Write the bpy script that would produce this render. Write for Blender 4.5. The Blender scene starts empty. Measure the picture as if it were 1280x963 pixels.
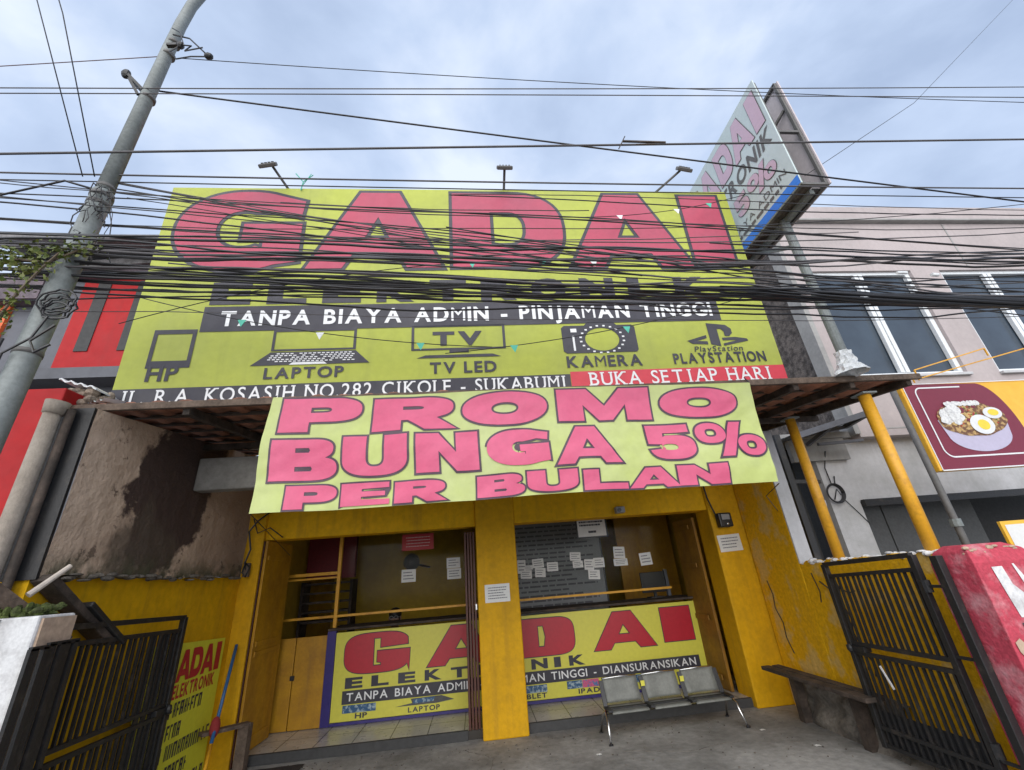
import bpy, bmesh, math, random
from mathutils import Vector, Matrix, noise
from mathutils.geometry import tessellate_polygon
random.seed(7)
R = math.radians
SC = bpy.context.scene
COL = SC.collection
S = 1.15            # design units -> metres
EYE = 1.6           # design height of the camera

# ------------------------------------------------------------------ camera, sky, sun, exposure
cam_d = bpy.data.cameras.new('camera'); cam = bpy.data.objects.new('camera', cam_d); COL.objects.link(cam)
MW = ((0.994485, -0.036687, 0.098254), (-0.074533, 0.411884, 0.908183), (-0.073788, -0.910498, 0.406878))
m = Matrix.Identity(4)
for i in range(3):
    m[i][0] = MW[i][0]; m[i][1] = -MW[i][1]; m[i][2] = -MW[i][2]
m[2][3] = EYE * S
cam.matrix_world = m
cam_d.sensor_fit = 'HORIZONTAL'; cam_d.sensor_width = 36.0; cam_d.lens = 530.0 / 1280.0 * 36.0
cam_d.clip_start = 0.05; cam_d.clip_end = 2000
SC.camera = cam

SUN_EL, SUN_AZ = 30.0, 192.0      # azimuth clockwise from +y: the sun stands behind the camera
world = bpy.data.worlds.new('World'); SC.world = world; world.use_nodes = True
nt = world.node_tree; nt.nodes.clear()
w_out = nt.nodes.new('ShaderNodeOutputWorld'); w_bg = nt.nodes.new('ShaderNodeBackground')
w_sky = nt.nodes.new('ShaderNodeTexSky'); w_sky.sky_type = 'NISHITA'; w_sky.sun_disc = False
w_sky.sun_elevation = R(SUN_EL); w_sky.sun_rotation = R(SUN_AZ); w_sky.air_density = 1.0; w_sky.dust_density = 2.0
w_tc = nt.nodes.new('ShaderNodeTexCoord')
w_map = nt.nodes.new('ShaderNodeMapping'); w_map.inputs['Scale'].default_value = (1.0, 1.3, 2.0); w_map.inputs['Rotation'].default_value = (0.2, 0.1, 0.6)
w_n = nt.nodes.new('ShaderNodeTexNoise'); w_n.inputs['Scale'].default_value = 2.1; w_n.inputs['Detail'].default_value = 6; w_n.inputs['Roughness'].default_value = 0.52; w_n.inputs['Distortion'].default_value = 0.25
w_r = nt.nodes.new('ShaderNodeValToRGB')
w_r.color_ramp.elements[0].position = 0.34; w_r.color_ramp.elements[0].color = (3.8, 4.75, 6.6, 1)
w_r.color_ramp.elements[1].position = 0.66; w_r.color_ramp.elements[1].color = (7.3, 8.1, 9.5, 1)
w_e = w_r.color_ramp.elements.new(0.49); w_e.color = (5.0, 6.05, 8.0, 1)
w_mix = nt.nodes.new('ShaderNodeMix'); w_mix.data_type = 'RGBA'; w_mix.inputs[0].default_value = 0.88
L = nt.links.new
L(w_tc.outputs['Generated'], w_map.inputs['Vector']); L(w_map.outputs['Vector'], w_n.inputs['Vector']); L(w_n.outputs['Fac'], w_r.inputs['Fac'])
L(w_sky.outputs['Color'], w_mix.inputs[6]); L(w_r.outputs['Color'], w_mix.inputs[7]); L(w_mix.outputs[2], w_bg.inputs['Color'])
w_bg.inputs['Strength'].default_value = 0.05
L(w_bg.outputs['Background'], w_out.inputs['Surface'])
sun_d = bpy.data.lights.new('sun', 'SUN'); sun = bpy.data.objects.new('sun', sun_d); COL.objects.link(sun)
sun_d.energy = 1.5; sun_d.angle = R(85); sun_d.color = (1.0, 0.96, 0.9)
az = R(SUN_AZ); el = R(SUN_EL)
sdir = Vector((math.sin(az) * math.cos(el), math.cos(az) * math.cos(el), math.sin(el)))
sun.rotation_euler = sdir.to_track_quat('Z', 'Y').to_euler(); sun.location = sdir * 40
SC.view_settings.view_transform = 'Standard'; SC.view_settings.look = 'None'
SC.view_settings.exposure = 1.38; SC.view_settings.gamma = 1.0; SC.view_settings.use_curve_mapping = False
SC.cycles.use_denoising = True; SC.cycles.max_bounces = 8; SC.cycles.transparent_max_bounces = 12

# ------------------------------------------------------------------ materials
def mat(name, col, rough=0.6, metal=0.0, col2=None, scale=2.0, lo=0.4, hi=0.65, var=0.12, bump=0.0, bscale=60.0,
        streak=0.0, streak_col=(0.05, 0.045, 0.04), spec=0.5, coat=0.0):
    """principled + two noises (patches of col2, fine value grain), vertical grime streaks, bump"""
    mt = bpy.data.materials.new(name); mt.use_nodes = True
    t = mt.node_tree; b = t.nodes['Principled BSDF']
    b.inputs['Roughness'].default_value = rough; b.inputs['Metallic'].default_value = metal
    b.inputs['Specular IOR Level'].default_value = spec
    if coat: b.inputs['Coat Weight'].default_value = coat
    tc = t.nodes.new('ShaderNodeTexCoord')
    def nz(sc, det=6, vec=None, ro=0.6):
        n = t.nodes.new('ShaderNodeTexNoise'); n.inputs['Scale'].default_value = sc; n.inputs['Detail'].default_value = det; n.inputs['Roughness'].default_value = ro
        t.links.new(vec or tc.outputs['Object'], n.inputs['Vector']); return n.outputs['Fac']
    def ramp(fac, a, c):
        r = t.nodes.new('ShaderNodeMapRange'); r.inputs['From Min'].default_value = a; r.inputs['From Max'].default_value = c
        t.links.new(fac, r.inputs['Value']); return r.outputs['Result']
    def mix(fac, a, c, kind='MIX'):
        x = t.nodes.new('ShaderNodeMix'); x.data_type = 'RGBA'; x.blend_type = kind
        if isinstance(fac, (int, float)): x.inputs[0].default_value = fac
        else: t.links.new(fac, x.inputs[0])
        for k, s in ((6, a), (7, c)):
            if isinstance(s, tuple): x.inputs[k].default_value = (*s, 1)
            else: t.links.new(s, x.inputs[k])
        return x.outputs[2]
    c = mix(ramp(nz(scale), lo, hi), tuple(col), tuple(col2)) if col2 else tuple(col)
    if var:
        g = ramp(nz(scale * 6 + 7, 5), 0.3, 0.7)
        v = t.nodes.new('ShaderNodeMapRange'); v.inputs['To Min'].default_value = 1 - var; v.inputs['To Max'].default_value = 1 + var * 0.6
        t.links.new(g, v.inputs['Value'])
        cm = t.nodes.new('ShaderNodeCombineColor')
        for k in range(3): t.links.new(v.outputs['Result'], cm.inputs[k])
        c = mix(1.0, c, cm.outputs['Color'], 'MULTIPLY')
    if streak:
        mp = t.nodes.new('ShaderNodeMapping'); mp.inputs['Scale'].default_value = (9, 9, 0.45)
        t.links.new(tc.outputs['Object'], mp.inputs['Vector'])
        s1 = ramp(nz(1.0, 5, mp.outputs['Vector']), 0.52, 0.78)
        mm = t.nodes.new('ShaderNodeMath'); mm.operation = 'MULTIPLY'; mm.inputs[1].default_value = streak
        t.links.new(s1, mm.inputs[0]); c = mix(mm.outputs[0], c, tuple(streak_col))
    if isinstance(c, tuple): b.inputs['Base Color'].default_value = (*c, 1)
    else: t.links.new(c, b.inputs['Base Color'])
    if bump:
        bp = t.nodes.new('ShaderNodeBump'); bp.inputs['Strength'].default_value = bump; bp.inputs['Distance'].default_value = 0.02
        t.links.new(nz(bscale, 6), bp.inputs['Height']); t.links.new(bp.outputs['Normal'], b.inputs['Normal'])
    if rough < 0.95 and var:
        rr = t.nodes.new('ShaderNodeMapRange'); rr.inputs['To Min'].default_value = max(0.02, rough - 0.12); rr.inputs['To Max'].default_value = min(1, rough + 0.12)
        t.links.new(nz(scale * 3 + 3, 4), rr.inputs['Value']); t.links.new(rr.outputs['Result'], b.inputs['Roughness'])
    return mt

M = {}
M['yellow_wall'] = mat('yellow_wall_paint', (0.75, 0.42, 0.006), 0.7, col2=(0.60, 0.33, 0.008), scale=1.1, lo=0.45, hi=0.75, var=0.14, bump=0.25, bscale=35, streak=0.35, streak_col=(0.16, 0.10, 0.03), spec=0.2)
M['yellow_pillar'] = mat('yellow_pillar_paint', (0.64, 0.345, 0.006), 0.6, col2=(0.45, 0.25, 0.01), scale=1.6, lo=0.5, hi=0.75, var=0.12, bump=0.2, bscale=40, streak=0.3, streak_col=(0.2, 0.12, 0.03), spec=0.2)
M['worn_yellow'] = mat('worn_yellow_wall_paint', (0.75, 0.41, 0.008), 0.75, col2=(0.66, 0.43, 0.12), scale=2.6, lo=0.53, hi=0.62, var=0.2, bump=0.6, bscale=20, streak=0.22, streak_col=(0.26, 0.16, 0.05), spec=0.2)
M['ochre_wood'] = mat('ochre_painted_wood', (0.50, 0.255, 0.008), 0.5, col2=(0.36, 0.17, 0.01), scale=3, var=0.12, bump=0.1, bscale=20, streak=0.25)
M['yellow_post'] = mat('yellow_post_paint', (0.72, 0.36, 0.02), 0.45, col2=(0.45, 0.2, 0.02), scale=5, lo=0.52, hi=0.75, var=0.1, streak=0.25)
M['door_brown'] = mat('brown_ochre_door_wood', (0.30, 0.145, 0.01), 0.55, col2=(0.20, 0.095, 0.012), scale=3, var=0.15, streak=0.25)
M['footing'] = mat('dirty_rough_footing', (0.17, 0.15, 0.125), 0.95, col2=(0.075, 0.066, 0.056), scale=5, var=0.3, bump=1.0, bscale=18)
M['board_yellow'] = mat('bright_yellow_wall_banner', (0.72, 0.70, 0.045), 0.5, var=0.06)
M['chili'] = mat('red_garnish_print', (0.5, 0.05, 0.02), 0.5, var=0.2)
M['garnish'] = mat('green_garnish_print', (0.12, 0.2, 0.03), 0.5, var=0.2)
M['tan_print'] = mat('tan_crisp_print', (0.62, 0.42, 0.16), 0.5, var=0.25)
M['mustard_wall'] = mat('mustard_inner_wall_paint', (0.56, 0.36, 0.035), 0.8, col2=(0.45, 0.28, 0.03), scale=2, var=0.1, spec=0.2)
M['brown_wood'] = mat('red_brown_painted_wood', (0.075, 0.02, 0.01), 0.5, var=0.25, scale=4)
M['old_wood'] = mat('weathered_grey_wood', (0.16, 0.115, 0.085), 0.85, col2=(0.075, 0.052, 0.038), scale=5, var=0.3, bump=0.5, bscale=25)
M['dark_wood'] = mat('dark_wet_wood', (0.034, 0.025, 0.019), 0.8, col2=(0.09, 0.065, 0.05), scale=6, var=0.3, bump=0.4, bscale=25)
M['pale_wood'] = mat('pale_stick_wood', (0.5, 0.44, 0.38), 0.8, var=0.2)
M['concrete_beam'] = mat('bare_concrete', (0.32, 0.31, 0.285), 0.85, col2=(0.22, 0.21, 0.195), scale=3, var=0.15, bump=0.3)
M['ground'] = mat('dirty_concrete_ground', (0.33, 0.325, 0.31), 0.8, col2=(0.18, 0.176, 0.165), scale=0.8, lo=0.42, hi=0.6, var=0.26, bump=0.35, bscale=28)
M['rubble'] = mat('crumbly_mortar', (0.36, 0.285, 0.22), 0.9, col2=(0.14, 0.11, 0.085), scale=9, var=0.3, bump=0.9, bscale=30)
M['sign_yellow'] = mat('billboard_yellow_vinyl', (0.43, 0.475, 0.075), 0.55, col2=(0.38, 0.42, 0.085), scale=0.9, lo=0.42, hi=0.66, var=0.07, streak=0.22, streak_col=(0.2, 0.21, 0.07), bump=0.12, bscale=2.5, spec=0.3)
M['sign_pink'] = mat('billboard_red_vinyl', (0.47, 0.075, 0.125), 0.55, col2=(0.41, 0.085, 0.135), scale=0.9, var=0.06, streak=0.2, streak_col=(0.26, 0.06, 0.08), bump=0.12, bscale=2.5, spec=0.3)
M['sign_black'] = mat('billboard_black_vinyl', (0.036, 0.035, 0.05), 0.5, col2=(0.06, 0.058, 0.07), scale=1.5, var=0.12, spec=0.4)
M['sign_white'] = mat('billboard_white_vinyl', (0.78, 0.79, 0.80), 0.4, var=0.06)
M['sign_red'] = mat('billboard_crimson_band_vinyl', (0.62, 0.045, 0.07), 0.38, var=0.06)
M['sign_green'] = mat('teal_pennant_plastic', (0.05, 0.45, 0.32), 0.4, var=0.1)
M['cloth_yellow'] = mat('pale_yellow_banner_vinyl', (0.45, 0.51, 0.17), 0.55, col2=(0.48, 0.53, 0.25), scale=1.2, lo=0.4, hi=0.7, var=0.06, bump=0.2, bscale=5, spec=0.3)
M['cloth_pink'] = mat('pink_banner_print', (0.58, 0.10, 0.19), 0.55, col2=(0.61, 0.125, 0.22), scale=1.3, var=0.06, bump=0.2, bscale=5, spec=0.3)
M['cloth_dark'] = mat('dark_banner_print', (0.06, 0.03, 0.05), 0.5, var=0.1)
M['counter_yellow'] = mat('counter_board_yellow', (0.66, 0.62, 0.075), 0.4, var=0.06)
M['counter_red'] = mat('counter_board_red', (0.46, 0.012, 0.028), 0.4, var=0.08)
M['blue_trim'] = mat('dark_blue_trim', (0.03, 0.02, 0.16), 0.4, var=0.15)
M['old_column'] = mat('grimy_beige_column_paint', (0.33, 0.285, 0.235), 0.8, col2=(0.25, 0.21, 0.17), scale=2.2, var=0.2, bump=0.3, streak=0.5, streak_col=(0.14, 0.11, 0.09))
M['iron'] = mat('black_painted_iron', (0.014, 0.014, 0.015), 0.5, col2=(0.05, 0.042, 0.036), scale=9, lo=0.55, hi=0.75, var=0.25, bump=0.15)
M['galv'] = mat('galvanised_pole_steel', (0.22, 0.242, 0.238), 0.6, metal=0.1, col2=(0.17, 0.19, 0.185), scale=4, lo=0.4, hi=0.7, var=0.2, bump=0.15, bscale=30, streak=0.35, streak_col=(0.10, 0.10, 0.095))
M['cable'] = mat('black_cable_rubber', (0.014, 0.014, 0.017), 0.45, var=0.15)
M['cable_grey'] = mat('grey_weathered_cable', (0.09, 0.085, 0.09), 0.6, var=0.15)
M['cable_worn'] = mat('dusty_cable_rubber', (0.04, 0.038, 0.04), 0.6, var=0.2)
M['cable_brown'] = mat('brown_weathered_cable', (0.14, 0.075, 0.075), 0.6, var=0.15)
M['steel'] = mat('dull_grey_bench_steel', (0.20, 0.205, 0.185), 0.55, metal=0.1, col2=(0.14, 0.145, 0.13), scale=6, var=0.15)
M['chrome'] = mat('chrome_steel', (0.62, 0.62, 0.62), 0.22, metal=0.95, var=0.06)
M['tile_under'] = mat('roof_tile_underside', (0.40, 0.17, 0.105), 0.85, col2=(0.2, 0.10, 0.07), scale=3.5, lo=0.4, hi=0.65, var=0.3, bump=0.4)
M['white_paint'] = mat('white_wall_paint', (0.53, 0.53, 0.545), 0.75, col2=(0.40, 0.40, 0.40), scale=1.3, var=0.08, bump=0.15, streak=0.22, streak_col=(0.3, 0.29, 0.27))
M['grey_soffit'] = mat('grey_plaster', (0.33, 0.325, 0.315), 0.8, col2=(0.24, 0.235, 0.23), scale=1.5, var=0.1, streak=0.2)
M['pink_render'] = mat('pale_pink_render', (0.43, 0.375, 0.37), 0.8, col2=(0.37, 0.325, 0.32), scale=0.9, var=0.06, bump=0.15, streak=0.2, streak_col=(0.24, 0.19, 0.18))
M['cement'] = mat('rough_grey_cement', (0.17, 0.145, 0.13), 0.95, col2=(0.055, 0.046, 0.042), scale=9, lo=0.38, hi=0.62, var=0.5, bump=1.0, bscale=14)
M['window_glass'] = mat('blue_grey_window_glass', (0.05, 0.068, 0.09), 0.1, col2=(0.03, 0.04, 0.055), scale=0.7, var=0.0, spec=0.6, bump=0.04, bscale=1.2)
M['alu'] = mat('white_aluminium', (0.70, 0.73, 0.75), 0.4, var=0.08)
M['dark_room'] = mat('dark_shade_grey', (0.05, 0.05, 0.05), 0.8, var=0.2)  # dark grey; also stands in for the shade behind the gap
M['dark_panel'] = mat('dark_grey_shutter_panel', (0.085, 0.087, 0.088), 0.6, var=0.2, scale=3)
M['maroon'] = mat('maroon_print', (0.20, 0.022, 0.045), 0.4, var=0.06)
M['print_yellow'] = mat('warm_yellow_print', (0.85, 0.45, 0.035), 0.4, col2=(0.85, 0.55, 0.08), scale=1.2, var=0.05)
M['lavender'] = mat('lavender_print', (0.52, 0.48, 0.62), 0.4, var=0.06)
M['rice'] = mat('rice_white_print', (0.80, 0.80, 0.78), 0.5, col2=(0.6, 0.6, 0.6), scale=30, lo=0.45, hi=0.6, var=0.1)
M['meat'] = mat('brown_stew_print', (0.16, 0.07, 0.035), 0.5, col2=(0.55, 0.36, 0.14), scale=16, lo=0.48, hi=0.58, var=0.3)
M['yolk'] = mat('egg_yolk_print', (0.85, 0.66, 0.06), 0.4, var=0.08)
M['red_wall'] = mat('bright_red_wall_paint', (0.40, 0.010, 0.012), 0.6, col2=(0.33, 0.010, 0.012), scale=1.2, var=0.08, streak=0.15, spec=0.25)
M['dark_red'] = mat('dark_red_paint', (0.16, 0.008, 0.014), 0.6, var=0.2)
M['orange'] = mat('orange_wall_stripe', (0.75, 0.135, 0.03), 0.6, var=0.08)
M['slate'] = mat('slate_grey_wall_paint', (0.115, 0.12, 0.14), 0.7, col2=(0.085, 0.088, 0.1), scale=1.2, var=0.1)
M['purple_grey'] = mat('purple_grey_weathered_board', (0.16, 0.125, 0.145), 0.8, col2=(0.1, 0.08, 0.095), scale=4, var=0.25, bump=0.3)
M['eave'] = mat('mossy_grey_eave', (0.22, 0.21, 0.215), 0.85, col2=(0.11, 0.105, 0.105), scale=6, var=0.3, bump=0.4)
M['pillar_red'] = mat('faded_red_pillar_paint', (0.46, 0.05, 0.08), 0.85, col2=(0.58, 0.27, 0.29), scale=4.5, lo=0.5, hi=0.72, var=0.22, bump=0.6, bscale=25)
M['pillar_white'] = mat('chalky_white_paint', (0.70, 0.70, 0.70), 0.8, col2=(0.48, 0.47, 0.47), scale=7, lo=0.5, hi=0.7, var=0.15)
M['poster_dark'] = mat('torn_dark_poster', (0.05, 0.055, 0.065), 0.7, col2=(0.62, 0.62, 0.62), scale=11, lo=0.54, hi=0.58, var=0.2)
M['peel'] = mat('peeled_beige_plaster', (0.45, 0.33, 0.24), 0.9, var=0.25)
M['paper'] = mat('white_paper', (0.72, 0.72, 0.70), 0.7, var=0.06)
M['ink'] = mat('grey_ink', (0.12, 0.12, 0.14), 0.7, var=0.1)
M['grey_board'] = mat('grey_notice_board', (0.27, 0.28, 0.30), 0.5, var=0.08)
M['plastic_bag'] = mat('white_plastic_film', (0.72, 0.74, 0.75), 0.3, var=0.12, bump=0.5, bscale=18)
M['leaf'] = mat('creeper_leaf', (0.085, 0.13, 0.022), 0.55, col2=(0.16, 0.17, 0.03), scale=14, lo=0.4, hi=0.6, var=0.3)
M['moss'] = mat('moss', (0.09, 0.12, 0.025), 0.95, col2=(0.05, 0.06, 0.02), scale=20, var=0.4, bump=0.8, bscale=60)
M['stem'] = mat('creeper_stem', (0.12, 0.09, 0.06), 0.8)
M['panel_white'] = mat('faded_pale_green_panel', (0.50, 0.58, 0.57), 0.5, col2=(0.54, 0.61, 0.61), scale=1.2, var=0.05)
M['panel_pink'] = mat('faded_pink_panel_print', (0.56, 0.40, 0.48), 0.45, var=0.05)
M['panel_back'] = mat('grey_panel_back', (0.56, 0.50, 0.51), 0.6, var=0.1)
M['blue_band'] = mat('blue_stripe_vinyl', (0.03, 0.20, 0.70), 0.4, var=0.06)
M['frame_grey'] = mat('grey_sign_frame_steel', (0.12, 0.115, 0.11), 0.6, var=0.2)
M['skin'] = mat('warm_brown_skin', (0.32, 0.17, 0.105), 0.5, var=0.08)
M['black_shirt'] = mat('black_shirt_cloth', (0.012, 0.012, 0.014), 0.85, var=0.2)
M['hair'] = mat('black_hair', (0.008, 0.007, 0.007), 0.5, var=0.2)
M['black_plastic'] = mat('black_plastic', (0.02, 0.02, 0.022), 0.4, var=0.1)
M['blue_print'] = mat('blue_photo_print', (0.03, 0.10, 0.22), 0.4, col2=(0.35, 0.45, 0.5), scale=18, lo=0.5, hi=0.6, var=0.2)
M['pink_print'] = mat('pink_photo_print', (0.6, 0.12, 0.25), 0.4, col2=(0.1, 0.2, 0.4), scale=14, lo=0.52, hi=0.6, var=0.2)
M['red_notice'] = mat('red_notice_print', (0.42, 0.02, 0.025), 0.5, var=0.08)
M['white_frame'] = mat('white_frame', (0.7, 0.7, 0.68), 0.5, var=0.06)
M['rope_blue'] = mat('blue_plastic_handle', (0.03, 0.12, 0.3), 0.4)
M['rag_red'] = mat('red_cloth_rag', (0.3, 0.03, 0.03), 0.9, var=0.2)
M['mat_brown'] = mat('dark_door_mat', (0.035, 0.028, 0.026), 0.95, var=0.3, bump=0.5)

def tile_material():
    mt = mat('white_floor_tile', (0.52, 0.50, 0.47), 0.3, col2=(0.40, 0.385, 0.36), scale=2.5, var=0.08)
    t = mt.node_tree; b = t.nodes['Principled BSDF']
    br = t.nodes.new('ShaderNodeTexBrick'); br.offset = 0; br.inputs['Scale'].default_value = 1.0
    br.inputs['Brick Width'].default_value = 0.40 * S; br.inputs['Row Height'].default_value = 0.40 * S; br.inputs['Mortar Size'].default_value = 0.007
    br.inputs['Mortar'].default_value = (0.04, 0.035, 0.03, 1)
    tc = t.nodes.new('ShaderNodeTexCoord'); t.links.new(tc.outputs['Object'], br.inputs['Vector'])
    src = b.inputs['Base Color'].links[0].from_socket
    t.links.new(src, br.inputs['Color1']); t.links.new(src, br.inputs['Color2']); t.links.new(br.outputs['Color'], b.inputs['Base Color'])
    return mt
M['tile'] = tile_material()

def damp_plaster():
    """beige plaster with one big damp stain, small flaked spots and moss along its foot (stains fixed to the wall), darker towards its far end"""
    mt = bpy.data.materials.new('stained_beige_plaster'); mt.use_nodes = True
    t = mt.node_tree; b = t.nodes['Principled BSDF']; b.inputs['Roughness'].default_value = 0.9
    N = t.nodes.new; K = t.links.new
    tc = N('ShaderNodeTexCoord'); sep = N('ShaderNodeSeparateXYZ'); K(tc.outputs['Object'], sep.inputs[0])
    def nz(sc, det=6, ro=0.6):
        n = N('ShaderNodeTexNoise'); n.inputs['Scale'].default_value = sc; n.inputs['Detail'].default_value = det; n.inputs['Roughness'].default_value = ro
        K(tc.outputs['Object'], n.inputs['Vector']); return n.outputs['Fac']
    def mth(op, a, c):
        x = N('ShaderNodeMath'); x.operation = op
        for k, s in ((0, a), (1, c)):
            if isinstance(s, (int, float)): x.inputs[k].default_value = s
            else: K(s, x.inputs[k])
        return x.outputs[0]
    def ramp(f, a, c):
        r = N('ShaderNodeMapRange'); r.inputs['From Min'].default_value = a; r.inputs['From Max'].default_value = c; K(f, r.inputs['Value']); return r.outputs['Result']
    def mix(f, a, c):
        x = N('ShaderNodeMix'); x.data_type = 'RGBA'; K(f, x.inputs[0])
        for k, s in ((6, a), (7, c)):
            if isinstance(s, tuple): x.inputs[k].default_value = (*s, 1)
            else: K(s, x.inputs[k])
        return x.outputs[2]
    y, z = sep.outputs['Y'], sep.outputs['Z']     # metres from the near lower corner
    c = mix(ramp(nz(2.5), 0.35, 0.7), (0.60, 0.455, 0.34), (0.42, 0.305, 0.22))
    far = ramp(y, 1.6, 2.6); c = mix(mth('MULTIPLY', far, 0.7), c, (0.20, 0.135, 0.10))  # plaster darkens steadily towards its far end
    wob = mth('MULTIPLY', mth('SUBTRACT', nz(1.6, 8, 0.65), 0.5), 1.5)
    # main stain: a leaning ellipse
    dy = mth('DIVIDE', mth('ADD', mth('SUBTRACT', y, 1.25), mth('MULTIPLY', mth('SUBTRACT', z, 0.9), -0.35)), 0.62)
    dz = mth('DIVIDE', mth('SUBTRACT', z, 0.95), 0.95)
    d = mth('ADD', mth('SQRT', mth('ADD', mth('MULTIPLY', dy, dy), mth('MULTIPLY', dz, dz)), 0), wob)
    st = ramp(d, 1.03, 0.93); c = mix(st, c, (0.068, 0.042, 0.034))
    # lower damp tongue
    d2 = mth('ADD', mth('ADD', mth('ABSOLUTE', mth('DIVIDE', mth('SUBTRACT', y, 0.9), 0.55), 0), mth('ABSOLUTE', mth('DIVIDE', mth('SUBTRACT', z, 0.25), 0.5), 0)), wob)
    c = mix(mth('MULTIPLY', ramp(d2, 1.1, 0.85), 0.8), c, (0.095, 0.072, 0.052))
    sp = ramp(nz(4.2, 8, 0.72), 0.59, 0.63); c = mix(mth('MULTIPLY', sp, 0.75), c, (0.085, 0.055, 0.04))
    ms = mth('MULTIPLY', ramp(z, 0.22, 0.0), ramp(nz(6), 0.38, 0.55)); c = mix(ms, c, (0.055, 0.06, 0.028))
    K(c, b.inputs['Base Color'])
    bp = N('ShaderNodeBump'); bp.inputs['Strength'].default_value = 0.9; bp.inputs['Distance'].default_value = 0.04
    K(nz(9, 8, 0.65), bp.inputs['Height']); K(bp.outputs['Normal'], b.inputs['Normal'])
    return mt
M['damp_plaster'] = damp_plaster()

def thin_glass():
    mt = bpy.data.materials.new('thin_clear_glass'); mt.use_nodes = True
    t = mt.node_tree; t.nodes.clear()
    o = t.nodes.new('ShaderNodeOutputMaterial'); mx = t.nodes.new('ShaderNodeMixShader'); tr = t.nodes.new('ShaderNodeBsdfTransparent'); gl = t.nodes.new('ShaderNodeBsdfGlossy')
    tr.inputs['Color'].default_value = (0.93, 0.94, 0.93, 1); gl.inputs['Roughness'].default_value = 0.08; mx.inputs[0].default_value = 0.0025
    t.links.new(tr.outputs[0], mx.inputs[1]); t.links.new(gl.outputs[0], mx.inputs[2]); t.links.new(mx.outputs[0], o.inputs['Surface'])
    return mt
M['glass'] = thin_glass()

# ------------------------------------------------------------------ builders
WORLD = {}      # object -> design-space origin
def tag(o, label=None, cat=None, group=None, kind=None):
    if label: o['label'] = label
    if cat: o['category'] = cat
    if group: o['group'] = group
    if kind: o['kind'] = kind
    return o
def thing(name, label, cat, loc, group=None):
    o = bpy.data.objects.new(name, None); COL.objects.link(o); o.empty_display_size = 0.1
    o.location = Vector(loc) * S; WORLD[o.name] = Vector(loc)
    return tag(o, label, cat, group)

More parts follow.
